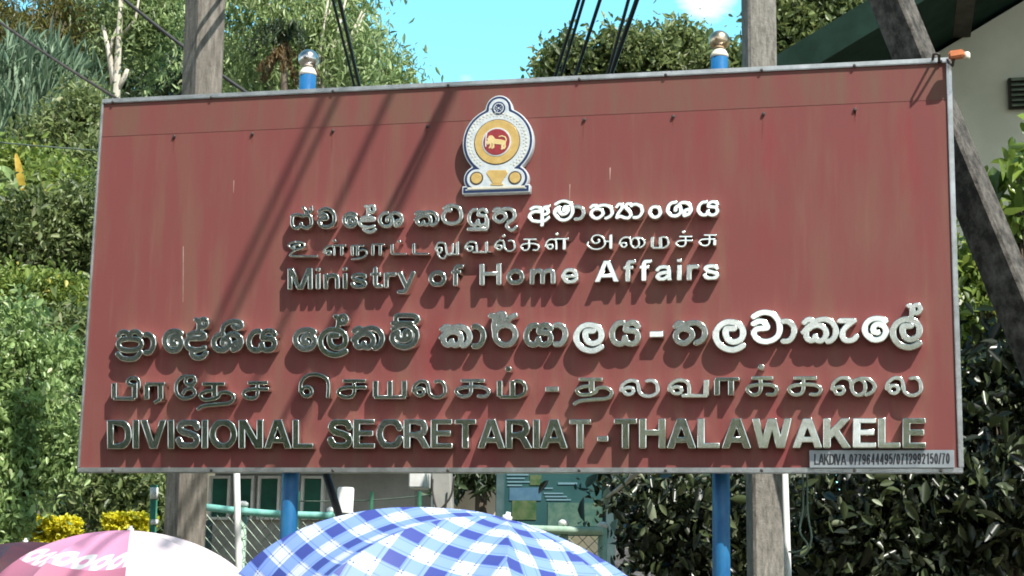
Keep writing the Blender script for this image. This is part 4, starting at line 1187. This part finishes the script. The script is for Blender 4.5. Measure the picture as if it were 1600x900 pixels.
# right-hand shrubs with big glossy leaves
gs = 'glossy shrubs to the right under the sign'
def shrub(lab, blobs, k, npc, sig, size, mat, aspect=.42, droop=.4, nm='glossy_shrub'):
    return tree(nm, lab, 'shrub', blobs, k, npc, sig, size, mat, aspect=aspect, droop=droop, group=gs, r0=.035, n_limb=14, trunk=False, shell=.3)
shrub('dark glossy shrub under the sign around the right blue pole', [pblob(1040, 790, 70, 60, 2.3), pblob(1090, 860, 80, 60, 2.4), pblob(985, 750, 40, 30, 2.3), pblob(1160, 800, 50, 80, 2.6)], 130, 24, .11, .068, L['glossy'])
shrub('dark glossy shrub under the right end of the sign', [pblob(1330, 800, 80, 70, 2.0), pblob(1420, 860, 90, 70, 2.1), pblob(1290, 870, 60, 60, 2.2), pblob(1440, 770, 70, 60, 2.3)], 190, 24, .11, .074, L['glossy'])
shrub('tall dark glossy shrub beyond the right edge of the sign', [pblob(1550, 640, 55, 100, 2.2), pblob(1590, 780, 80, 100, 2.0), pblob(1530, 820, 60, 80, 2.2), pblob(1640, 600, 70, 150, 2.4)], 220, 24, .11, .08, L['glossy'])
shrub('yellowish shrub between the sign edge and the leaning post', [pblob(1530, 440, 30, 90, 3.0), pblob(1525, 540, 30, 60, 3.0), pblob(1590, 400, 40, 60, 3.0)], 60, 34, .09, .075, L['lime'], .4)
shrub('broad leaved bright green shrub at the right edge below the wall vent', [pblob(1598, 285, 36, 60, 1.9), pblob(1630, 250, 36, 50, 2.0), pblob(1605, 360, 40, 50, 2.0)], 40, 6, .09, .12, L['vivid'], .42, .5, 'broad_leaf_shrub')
# dangling pale twig under the sign
m = MB(); m.tube([at(940, 782, 2.0), at(965, 765, 1.9), at(985, 748, 1.85), at(1005, 730, 1.8)], [.006, .010, .013, .014], 7)
tag(m.build('bare_twig', M['bark_pale'], None, True), 'bare pale twig slanting under the sign right of the notice board', 'twig')

# ---------------------------------------------------------------- building at the upper right
bx0, bx1 = at(1338, 90, 5.4)[0], at(1338, 90, 5.4)[0] + 7.0
bR = empty('gable_building', (bx0 + 3.5, 5.4, gh(bx0 + 3, 5.4)))
tag(bR, 'grey green building with dark green gable roof behind the right side of the sign', 'building')
YB, YR = 5.4, 4.0
ra, rb = at(1200, 106, YR), at(1398, -14, YR)
sl_ = (rb[2] - ra[2]) / (rb[0] - ra[0])
ridge_x = ra[0] + 4.6; ridge_z = ra[2] + sl_ * 4.6
zg = gh(bx0, YB) - .2
def rz(x): return ra[2] + sl_ * (min(x, 2 * ridge_x - x) - ra[0]) - .14
m = MB()
prof = [(bx0, zg), (bx0, rz(bx0)), (ridge_x, rz(ridge_x)), (bx1, rz(bx1)), (bx1, zg)]
n = len(prof)
m.add([(x, YB, z) for x, z in prof] + [(x, YB + 9, z) for x, z in prof], [tuple(range(n))[::-1], tuple(range(n, 2 * n))] + [(i, (i + 1) % n, n + (i + 1) % n, n + i) for i in range(n)])
m.build('wall', M['wall_grey'], bR)
m = MB()
th = .10
for sgn_ in (1, -1):
    xa, xb = (ra[0], ridge_x) if sgn_ == 1 else (2 * ridge_x - ra[0], ridge_x)
    za, zb_ = ra[2], ridge_z
    vs = []
    for y in (YR, YB + 9.5):
        vs += [(xa, y, za), (xb, y, zb_), (xb, y, zb_ - th), (xa, y, za - th)]
    m.add(vs, [(0, 1, 2, 3), (7, 6, 5, 4), (0, 4, 5, 1), (3, 2, 6, 7), (0, 3, 7, 4), (1, 5, 6, 2)])
m.build('roof', M['roof_green'], bR)
m = MB()   # barge board under the rake
w_ = .20
m.add([(ra[0] - .02, YR - .03, ra[2] + .03), (ridge_x, YR - .03, ridge_z + .03), (ridge_x, YR - .03, ridge_z - w_), (ra[0] - .02, YR - .03, ra[2] - w_),
       (ra[0] - .02, YR - .002, ra[2] + .03), (ridge_x, YR - .002, ridge_z + .03), (ridge_x, YR - .002, ridge_z - w_), (ra[0] - .02, YR - .002, ra[2] - w_)],
      [(0, 3, 2, 1), (4, 5, 6, 7), (0, 1, 5, 4), (3, 7, 6, 2), (0, 4, 7, 3), (1, 2, 6, 5)])
m.build('barge_board', M['roof_green'], bR)
for k, px_ in enumerate((1450,)):
    a, b = at(1440, 50, YB - .02), at(1516, 40, YB - .02)
    m = MB(); m.box((a[0], YR + .02, a[2] - .05), (b[0], YB + .0, a[2] + .05)); m.build('beam', M['timber_dark'], bR)
va, vb = at(1576, 172, YB), at(1626, 122, YB)
m = MB(); m.box((va[0], YB - .045, va[2]), (vb[0], YB - .003, vb[2]), .004); vent = m.build('vent', M['timber_dark'], bR)
m = MB()
for k in range(6):
    z = va[2] + (vb[2] - va[2]) * (k + .5) / 6
    m.box((va[0] + .02, YB - .085, z - .006), (vb[0] - .02, YB - .045, z + .006), 0, Matrix.Rotation(R(32), 3, 'X'))
lv = m.build('louvre', M['wiremesh'], None); lv.parent = vent; lv.matrix_parent_inverse = Matrix.Translation(-Vector(bR.location)).inverted() @ Matrix.Translation(-Vector(bR.location)); 

# stone wall below the shrubs
sa, sb = at(952, 800, 3.3), at(1700, 800, 3.3)
swr = MB()
zc = at(960, 798, 3.3)[2]
row = zc
r_i = 0
while row > gh(sa[0], 3.3) - .1:
    hh = .21
    x = sa[0] + (.0 if r_i % 2 else -.18)
    while x < sb[0]:
        wd_ = random.uniform(.3, .48)
        swr.box((max(x, sa[0]) + .008, 3.3 - random.uniform(0, .03), row - hh + .012), (min(x + wd_, sb[0]) - .008, 3.62, row - .006), .02)
        x += wd_
    row -= hh; r_i += 1
tag(swr.build('stone_wall', M['stone'], None), 'rough grey block retaining wall behind the glossy shrubs', 'wall')

# ---------------------------------------------------------------- building behind, under the sign
YW = 7.0
wa, wb = at(328, 900, YW), at(650, 700, YW)
zg = gh(0, YW) * .3 - .3
bL = empty('low_building', ((wa[0] + wb[0]) / 2, YW, gh((wa[0] + wb[0]) / 2, YW)))
tag(bL, 'low grey building with green windows seen under the sign', 'building')
m = MB(); m.box((wa[0], YW, zg), (wb[0], YW + 5, wb[2] + .05)); m.build('wall', M['wall_pale'], bL)
m = MB()
xa, xb = wa[0] - .4, wb[0] + .4
za = wb[2] + .05
m.add([(xa, YW - .7, za), (xb, YW - .7, za), (xb, YW + 2.5, za + 1.0), (xa, YW + 2.5, za + 1.0), (xb, YW + 5.7, za), (xa, YW + 5.7, za)] +
      [(xa, YW - .7, za - .08), (xb, YW - .7, za - .08), (xb, YW + 2.5, za + .92), (xa, YW + 2.5, za + .92), (xb, YW + 5.7, za - .08), (xa, YW + 5.7, za - .08)],
      [(0, 1, 2, 3), (3, 2, 4, 5), (6, 9, 8, 7), (9, 11, 10, 8), (0, 6, 7, 1), (5, 4, 10, 11), (0, 3, 9, 6), (3, 5, 11, 9), (1, 7, 8, 2), (2, 8, 10, 4)])
m.build('roof', M['roof_green'], bL)
for (x0, x1) in ((326, 362), (366, 399), (402, 440), (470, 508)):
    a, b = at(x0, 812, YW - .03), at(x1, 744, YW - .03)
    m = MB(); fw = .022
    m.box((a[0], YW - .06, a[2]), (a[0] + fw, YW - .002, b[2])); m.box((b[0] - fw, YW - .06, a[2]), (b[0], YW - .002, b[2]))
    m.box((a[0] + fw, YW - .06, b[2] - fw), (b[0] - fw, YW - .002, b[2])); m.box((a[0] + fw, YW - .06, a[2]), (b[0] - fw, YW - .002, a[2] + fw))
    wf = m.build('window', M['white'], bL)
    m = MB(); m.box((a[0] + fw, YW - .03, a[2] + fw), (b[0] - fw, YW - .004, b[2] - fw))
    pn = m.build('pane', M['glass_green'], None); pn.parent = wf
    pn.matrix_parent_inverse = Matrix.Identity(4)
# dark open shed and cream wall to its right
ca, cb = at(652, 812, 8.0), at(792, 740, 8.0)
cw = empty('cream_house', ((ca[0] + cb[0]) / 2, 8.0, gh((ca[0] + cb[0]) / 2, 8)))
tag(cw, 'cream walled house end behind the pale concrete stub post', 'house')
m = MB(); zl = at(700, 766, 8.0)[2]
m.box((ca[0], 8.0, gh(0, 8) - .3), (cb[0], 11, zl), .01); m.build('wall', M['cream_wall'], cw)
m = MB(); m.box((ca[0] - .3, 7.4, zl + .34), (cb[0] + .2, 11.4, zl + .44)); m.build('roof', M['timber_dark'], cw)
for xx in (ca[0] + .1, (ca[0] + cb[0]) / 2, cb[0] - .15):
    m = MB(); m.box((xx, 8.1, zl - .02), (xx + .1, 8.2, zl + .35)); m.build('roof_post', M['timber_dark'], cw)
m = MB(); m.box((ca[0] + .0, 8.6, zl - .05), (cb[0], 8.7, zl + .35)); m.build('opening_shade_sheet', M['timber_dark'], cw)  # solid dark sheet standing in for the shade under the roof
# dark gate/door left under the sign
ga, gb = at(72, 850, 6.4), at(128, 742, 6.4)
gd = empty('dark_shed', ((ga[0] + gb[0]) / 2, 6.4, gh((ga[0] + gb[0]) / 2, 6.4)))
tag(gd, 'dark green shed front behind the bright bush and yellow hedge', 'shed')
m = MB(); m.box((ga[0], 6.4, gh(ga[0], 6.4) - .3), (gb[0] + .3, 8.0, gb[2] + .2)); m.build('wall', M['timber_dark'], gd)
m = MB(); m.box((ga[0] + .1, 6.36, gh(ga[0], 6.4) - .1), (gb[0] - .05, 6.398, gb[2] - .02), .004); m.build('door', M['roof_green'], gd)

# ---------------------------------------------------------------- fence, posts and small things under the sign
def fence(lab, x0, x1, yr0, yr1, Y, posts, rail_m, post_m, mesh_h=.62):
    a, b = at(x0, yr0, Y), at(x1, yr1, Y)
    root = empty('chain_link_fence', (a[0], Y, gh(a[0], Y)))
    tag(root, lab, 'fence', 'chain link fence panels')
    m = MB(); m.tube([a + (b - a) * t + np.array([0, 0, -.012 * math.sin(math.pi * t)]) for t in np.linspace(0, 1, 7)], .021, 10); m.build('rail', M[rail_m], root, True)
    for px_ in posts:
        q = a + (b - a) * ((px_ - x0) / (x1 - x0))
        m = MB(); m.tube([(q[0], Y + .03, gh(q[0], Y) - .1), (q[0], Y + .03, q[2] + .02)], .024, 10); m.build('post', M[post_m], root, True)
        m = MB(); m.lathe([(.027, 0), (.027, .02), (.012, .03)], (q[0], Y + .03, q[2] + .018), 10); m.build('post_cap', M['white'], root, True)
    m = MB(); s_ = .062
    width = b[0] - a[0]; nn = int((width + mesh_h) / s_)
    for k in range(nn):
        for dr in (1, -1):
            u0 = -mesh_h + k * s_ if dr == 1 else k * s_
            p0 = [u0, 0.0]; p1 = [u0 + dr * mesh_h, mesh_h]
            if dr == -1: p0, p1 = [u0, 0.0], [u0 - mesh_h, mesh_h]
            # clip to 0..width
            def clip(p, q):
                (xa_, ha), (xb_, hb_) = p, q
                t0, t1 = 0, 1
                dx = xb_ - xa_
                for lim, sg in ((0, 1), (width, -1)):
                    fa = (xa_ - lim) * sg; fb = (xb_ - lim) * sg
                    if fa < 0 and fb < 0: return None
                    if fa < 0: t0 = max(t0, fa / (fa - fb))
                    elif fb < 0: t1 = min(t1, fa / (fa - fb))
                if t0 >= t1: return None
                return (xa_ + dx * t0, ha + (hb_ - ha) * t0), (xa_ + dx * t1, ha + (hb_ - ha) * t1)
            c = clip(p0, p1)
            if not c: continue
            P = []
            for (u, hgt) in c:
                zt_ = a[2] + (b[2] - a[2]) * u / width - .02
                P.append((a[0] + u, Y + (.003 if dr == 1 else -.003), zt_ - mesh_h + hgt))
            m.tube(P, .0018, 4, False)
    m.build('wire_mesh', M['wiremesh'], root)
fence('chain link fence panel with turquoise rail left of the left blue pole', 318, 520, 792, 806, 2.2, (378, 515), 'turquoise', 'pale_green')
fence('chain link fence panel with pale rail below the notice board', 640, 942, 812, 830, 1.75, (650, 790, 880, 940), 'pale_green', 'pale_green')
fence('short turquoise fence rail at the lower left corner behind the pink umbrella', -90, 60, 880, 880, 2.0, (-85, 20), 'turquoise', 'pale_green', .4)
# green post with white bands
g0, g1 = to_ground(241, 760, 238, 850, 1.6, at(241, 758, 1.6)[2])
gp = empty('banded_post', g0); tag(gp, 'dark green pipe post with white bands beside the left concrete post', 'post')
m = MB(); m.tube([g0, g1], .019, 12); m.build('pipe', M['green_pipe'], gp, True)
for pa, pb in ((762, 780), (812, 820)):
    m = MB(); m.tube([at(241, pa, 1.6), at(240.5, pb, 1.6)], .0215, 12); m.build('white_band', M['white'], gp, True)
# pale concrete stub
g0, g1 = to_ground(690, 738, 694, 808, 2.6, at(690, 728, 2.6)[2])
v_, f_ = prism(g0, g1, .11, .11, 8)
tag(mesh_obj('stub_post', v_, f_, M['wall_pale']), 'pale square concrete post under the middle of the sign', 'post')
P = catmull([at(709, 745, 2.5), at(706, 770, 2.5), at(698, 785, 2.5), at(684, 796, 2.5), at(676, 770, 2.5), at(676, 748, 2.5)], 6)
wire('hanging_cable', P, .006, 'dark cable looped on the pale concrete post', M['iron'], 'hanging cables')
# white tub on a stake
tc_ = at(539, 803, 2.0)
tb = empty('white_tub', (tc_[0], 2.0, gh(tc_[0], 2.0))); tag(tb, 'white plastic tub upturned on a stake by the iron strut', 'tub')
s_ = mpp(539, 785, 2.0)
m = MB(); m.lathe([(13.5 * s_, 0), (14.5 * s_, 2 * s_), (12.2 * s_, 4 * s_), (13 * s_, 38 * s_), (11.5 * s_, 40.5 * s_)], tc_, 24); m.build('bucket', M['white'], tb, True)
m = MB(); m.tube([(tc_[0], 2, gh(tc_[0], 2) - .1), (tc_[0], 2, tc_[2] + .05)], .02, 8); m.build('stake', M['bark'], tb)
tc2 = at(657, 762, 3.2)
tb2 = empty('white_cistern', tuple(tc2)); tag(tb2, 'small white water cistern box left of the pale concrete post', 'cistern')
m = MB(); m.box((tc2[0] - .05, 3.1, tc2[2] - .01), (tc2[0] + .05, 3.25, tc2[2] + .12), .01); m.build('box', M['white'], tb2)
m = MB(); m.tube([(tc2[0] + .07, 3.18, tc2[2] + .10), (tc2[0] + .085, 3.18, tc2[2] + .05), (tc2[0] + .085, 3.18, gh(tc2[0], 3.1))], .012, 8); m.build('down_pipe', M['white'], tb2, True)
# barbed line with green stakes
bw = empty('wire_fence', (at(470, 783, 3.0)[0], 3.0, gh(0, 3.0))); tag(bw, 'slack wire strung on thin green stakes under the sign', 'fence')
m = MB(); a, b = at(466, 783, 3.0), at(705, 769, 3.0); m.tube([a + (b - a) * t - np.array([0, 0, .02 * math.sin(math.pi * t)]) for t in np.linspace(0, 1, 8)], .004, 5); m.build('wire', M['wiremesh'], bw)
for px_ in (466, 581, 656):
    q = at(px_, 768, 3.0); m = MB(); m.tube([(q[0], 3.0, gh(q[0], 3) - .1), (q[0], 3.0, q[2])], .012, 8); m.build('stake', M['green_pipe'], bw)
# small palm-like plant
pc = at(752, 790, 4.2)
pp = empty('dark_fern', (pc[0], 4.2, gh(pc[0], 4.2))); tag(pp, 'dark drooping fern like plant left of the notice board', 'plant')
m = MB(); m.tube([(pc[0], 4.2, gh(pc[0], 4.2) - .1), at(752, 770, 4.2)], [.05, .04], 8); m.build('stem', M['bark'], pp)
fr_ = []
for k in range(12):
    a = 2 * math.pi * k / 12 + .2
    top = at(752, 766, 4.2)
    for u in np.linspace(.08, .5, 9):
        fr_.append(top + np.array([math.cos(a) * u * .62, math.sin(a) * u * .62, .18 * math.sin(u * 5.2) - .25 * u]))
leaf_mesh('fronds', [leaves(7, np.array(fr_), .02, .09, .25, .8)], L['dark'], pp)
# notice board
na, nb = at(784, 836, 3.0), at(948, 728, 3.0)
nbd = empty('notice_board', ((na[0] + nb[0]) / 2, 3.0, gh(0, 3.0))); tag(nbd, 'faded blue green notice board under the sign', 'notice board')
m = MB(); m.box((na[0], 3.0, na[2]), (nb[0], 3.04, nb[2]), .004); pnl = m.build('panel', M['notice'], nbd)
m = MB()
for x in (na[0] - .035, nb[0]):
    m.box((x, 2.97, gh(0, 3) - .1), (x + .045, 3.06, nb[2] + .03), .004)
m.build('frame', M['notice_frame'], nbd)
m = MB()
def nrect(mb, x0, x1, y0, y1, y=2.9955):
    a, b = at(x0, y1, 3.0), at(x1, y0, 3.0); mb.box((a[0], y, a[2]), (b[0], 2.9995, b[2]))
def nr(nm, x0, x1, y0, y1, mt):
    mb = MB(); nrect(mb, x0, x1, y0, y1)
    o = mb.build(nm, M[mt], None); o.parent = pnl; o.matrix_parent_inverse = Matrix.Identity(4)
for k, (x0, x1) in enumerate(((792, 826), (792, 820), (793, 828), (793, 816))):
    nr('printed_line', x0, x1, 741 + k * 5.5, 743 + k * 5.5, 'notice_pale')
nr('printed_line', 872, 902, 754, 757, 'notice_pale'); nr('printed_line', 850, 864, 762, 764, 'notice_pale')
for k in range(3): nr('printed_line', 850 + k * 2, 880 + k * 6, 770 + k * 5, 772 + k * 5, 'notice_pale')
nr('printed_box', 796, 846, 762, 782, 'notice_box')
nr('printed_picture', 800, 838, 782, 812, 'notice_green'); nr('printed_picture', 828, 846, 742, 758, 'notice_green'); nr('printed_picture', 856, 942, 786, 822, 'notice_map')

# ---------------------------------------------------------------- umbrellas
def uv_math(t):
    u = t.node('ShaderNodeUVMap'); s = t.node('ShaderNodeSeparateXYZ'); t.link(u.outputs[0], s.inputs[0])
    return s.outputs[0], s.outputs[1]
def cloth(t, col, trans=.3, rough=.55):
    t.set(col, rough, 0, .3)
    tr = t.node('ShaderNodeBsdfTranslucent'); t.link(col, tr.inputs['Color'])
    ms = t.node('ShaderNodeMixShader'); ms.inputs[0].default_value = trans
    t.link(t.b.outputs[0], ms.inputs[1]); t.link(tr.outputs[0], ms.inputs[2])
    t.link(ms.outputs[0], t.n['Material Output'].inputs['Surface'])
    t.bump(t.noise(9, 3, .5), .25, .01)
    return t.m
def plaid():
    t = NT('blue_plaid_cloth'); u, v = uv_math(t)
    def bands(x, per, off):
        f = t.math('FRACT', t.math('ADD', t.math('DIVIDE', x, per), off))
        wide = t.math('LESS_THAN', f, .44)
        l1 = t.math('LESS_THAN', t.math('ABSOLUTE', t.math('SUBTRACT', f, .46)), .018)
        l2 = t.math('LESS_THAN', t.math('ABSOLUTE', t.math('SUBTRACT', f, .54)), .018)
        l3 = t.math('LESS_THAN', t.math('ABSOLUTE', t.math('SUBTRACT', f, .90)), .018)
        return wide, t.math('MAXIMUM', t.math('MAXIMUM', l1, l2), l3)
    wu, lu = bands(u, .092, .28); wv, lv_ = bands(v, .092, .1)
    base = (.58, .63, .74)
    one = t.math('ADD', wu, wv)
    c = t.mix(t.math('MULTIPLY', t.math('MINIMUM', one, 1.0), .85), base, (.14, .26, .68))
    c = t.mix(t.math('MULTIPLY', wu, wv), c, (.05, .07, .29))
    ln_ = t.math('MAXIMUM', lu, lv_)
    c = t.mix(t.math('MULTIPLY', ln_, .45), c, (.06, .12, .55))
    both = t.math('MULTIPLY', lu, lv_)
    c = t.mix(both, c, (.03, .05, .2))
    return cloth(t, c, .14)
def pinkcloth():
    t = NT('pink_cloth'); u, v = uv_math(t)
    base = t.mix(t.noise(3, 3, .5), (.68, .27, .46), (.76, .40, .57))
    per = .060
    a = t.math('MULTIPLY', t.math('SUBTRACT', t.math('FRACT', t.math('DIVIDE', u, per)), .5), per)
    b = t.math('SUBTRACT', v, .312)
    a2 = t.math('ADD', a, t.math('MULTIPLY', b, .45))
    r_ = t.math('SQRT', t.math('ADD', t.math('MULTIPLY', a2, a2), t.math('MULTIPLY', t.math('MULTIPLY', b, b), .45)))
    ringm = t.math('LESS_THAN', t.math('ABSOLUTE', t.math('SUBTRACT', r_, .021)), .010)
    c = t.mix(ringm, base, (.82, .80, .82))
    d2 = t.math('GREATER_THAN', v, .352)
    c = t.mix(d2, c, (.52, .20, .30))
    return cloth(t, c, .3)
def sunlit_pink():
    t = NT('sunlit_pink_cloth'); u, v = uv_math(t)  # paler copy of the pink cloth, glare of the sunlit side painted in
    c = t.mix(t.noise(3, 3, .5), (.70, .59, .65), (.76, .68, .72))
    c = t.mix(t.math('GREATER_THAN', t.math('ABSOLUTE', u), .17), c, (.74, .42, .58))
    return cloth(t, c, .3)
M['plaid'] = plaid(); M['pink'] = pinkcloth(); M['sunlit_pink'] = sunlit_pink()
M['darkcloth'] = worn('maroon_navy_cloth', (.010, .010, .02), (.07, .012, .02), 3, .6)

def umbrella(lab, apex, Rr, H, tilt, spin, mats, pick, n=8):
    """open umbrella hanging down from its tip at `apex`; tilt = rotation matrix"""
    rot = tilt @ Matrix.Rotation(spin, 3, 'Z')
    ap = Vector(apex)
    root = empty('umbrella', ap + rot @ Vector((0, 0, -.78)))
    tag(root, lab, 'umbrella', 'open umbrellas in front of the sign')
    W_ = lambda p: ap + rot @ Vector(p)
    ns, na_ = 16, 10
    vs = []; fs = []; mi = []; uvs = []
    def rib(s, th):
        r = Rr * math.sin(s * 1.25) / math.sin(1.25)
        z = -H * (1 - math.cos(s * 1.25)) / (1 - math.cos(1.25))
        return Vector((r * math.cos(th), r * math.sin(th), z))
    uvv = []
    for k in range(n):
        t0, t1 = 2 * math.pi * k / n, 2 * math.pi * (k + 1) / n
        b0 = len(vs); vloc = []
        for i in range(ns + 1):
            s = max(i / ns, .012)
            A, B = rib(s, t0), rib(s, t1)
            for j in range(na_ + 1):
                w_ = j / na_
                p = A.lerp(B, w_)
                sag = 4 * w_ * (1 - w_)
                out = Vector((math.cos((t0 + t1) / 2), math.sin((t0 + t1) / 2), .9)).normalized()
                p = p - out * (.046 * sag * s * Rr / .5) * (1 if s < .98 else 1.0)
                if i == ns: p = p * (1 - .03 * sag)
                vs.append(W_(p))
                half = (B - A).length
                vloc.append(((w_ - .5) * half, s * math.hypot(Rr, H) * 1.04))
        for i in range(ns):
            for j in range(na_):
                a = b0 + i * (na_ + 1) + j
                f = (a, a + 1, a + na_ + 2, a + na_ + 1)
                fs.append(f); mi.append(pick(k)); uvv += [vloc[q - b0] for q in f]
    o = mesh_obj('canopy', vs, fs, mats, root, True, mi)
    ul = o.data.uv_layers.new(name='UVMap')
    ul.data.foreach_set('uv', np.array(uvv, np.float32).ravel())
    m = MB(); m.tube([W_((0, 0, -.004)), W_((0, 0, .007)), W_((0, 0, .009)), W_((0, 0, .016))], [.012, .011, .006, .005], 10); m.build('tip', M['white'], root, True)
    m = MB(); m.tube([W_((0, 0, -.01)), W_((0, 0, -.68))], .006, 8); m.build('shaft', M['wiremesh'], root, True)
    m = MB(); m.tube([W_((0, 0, -.66)), W_((0, 0, -.78))], [.012, .014], 10); m.build('handle', M['handle'], root, True)
    for k in range(n):
        th = 2 * math.pi * k / n
        m = MB(); m.tube([W_(rib(s, th) - Vector((0, 0, .006))) for s in np.linspace(.04, .99, 9)], .0022, 5); m.build('rib', M['wiremesh'], root)
    return root
# plaid umbrella
Yp = CAM[1] + 3.75
umbrella('blue and white plaid umbrella in front of the middle of the sign', at(792, 811, Yp), 0.545, .265,
         Matrix.Rotation(R(15), 3, 'Y') @ Matrix.Rotation(R(4), 3, 'X'), R(17), [M['plaid']], lambda k: 0)
Yp = CAM[1] + 5.4
umbrella('pink umbrella with panels painted paler on the sunlit side and a lace patterned border at the lower left', at(204, 829, Yp), .47, .24,
         Matrix.Rotation(R(2), 3, 'Y') @ Matrix.Rotation(R(3), 3, 'X'), R(-66), [M['pink'], M['sunlit_pink']], lambda k: (1 if k in (0, 1) else 0))
Yp = CAM[1] + 6.9
umbrella('dark maroon umbrella behind the pink umbrella at the left edge', at(40, 847, Yp), .45, .22,
         Matrix.Rotation(R(-4), 3, 'Y'), R(10), [M['darkcloth']], lambda k: 0)

# ---------------------------------------------------------------- wooded slope across the road (mirrored in the steel letters)
cent = []
for x in np.arange(-22, 9, .55):
    top = np.interp(x, [-22, -9, -6.6, -5.4, -4.1, -2.6, 2.4, 9], [13, 12.5, 11.2, 8.7, 7.7, 6.8, 6.7, 6.7]) + .5 * math.sin(x * 2.3) + random.gauss(0, .25)
    for z in np.arange(.3, top, .62):
        if random.random() < .86:
            cent.append((x + random.gauss(0, .25), -25 + random.gauss(0, .7), min(z + random.gauss(0, .2), top)))
lim = []
for x in np.arange(-16, 5, .45):
    if math.sin(x * 1.7) + .6 * math.sin(x * 4.1 + 1) < -.35: continue
    for z in np.arange(3.2, 5.5 + .3 * math.sin(x * 3), .5):
        if random.random() < .8: lim.append((x + random.gauss(0, .2), -23.2 + random.gauss(0, .3), z + random.gauss(0, .15)))
for x in np.arange(-16, 5, .8): lim.append((x, -23.2, 1.5)); lim.append((x, -23.2, 2.6))
verge = leaf_mesh('roadside_hedge', [leaves(34, np.array(lim), .28, .30, .5, .3)], L['verge'])
verge['kind'] = 'stuff'
tag(verge, 'yellow green hedge in front of the wood across the road', 'hedge')
wood = leaf_mesh('roadside_wood', [leaves(42, np.array(cent), .36, .42, .5, .3)], L['wood'])
wood['kind'] = 'stuff'
tag(wood, 'wood across the road that the steel letters mirror', 'wood')
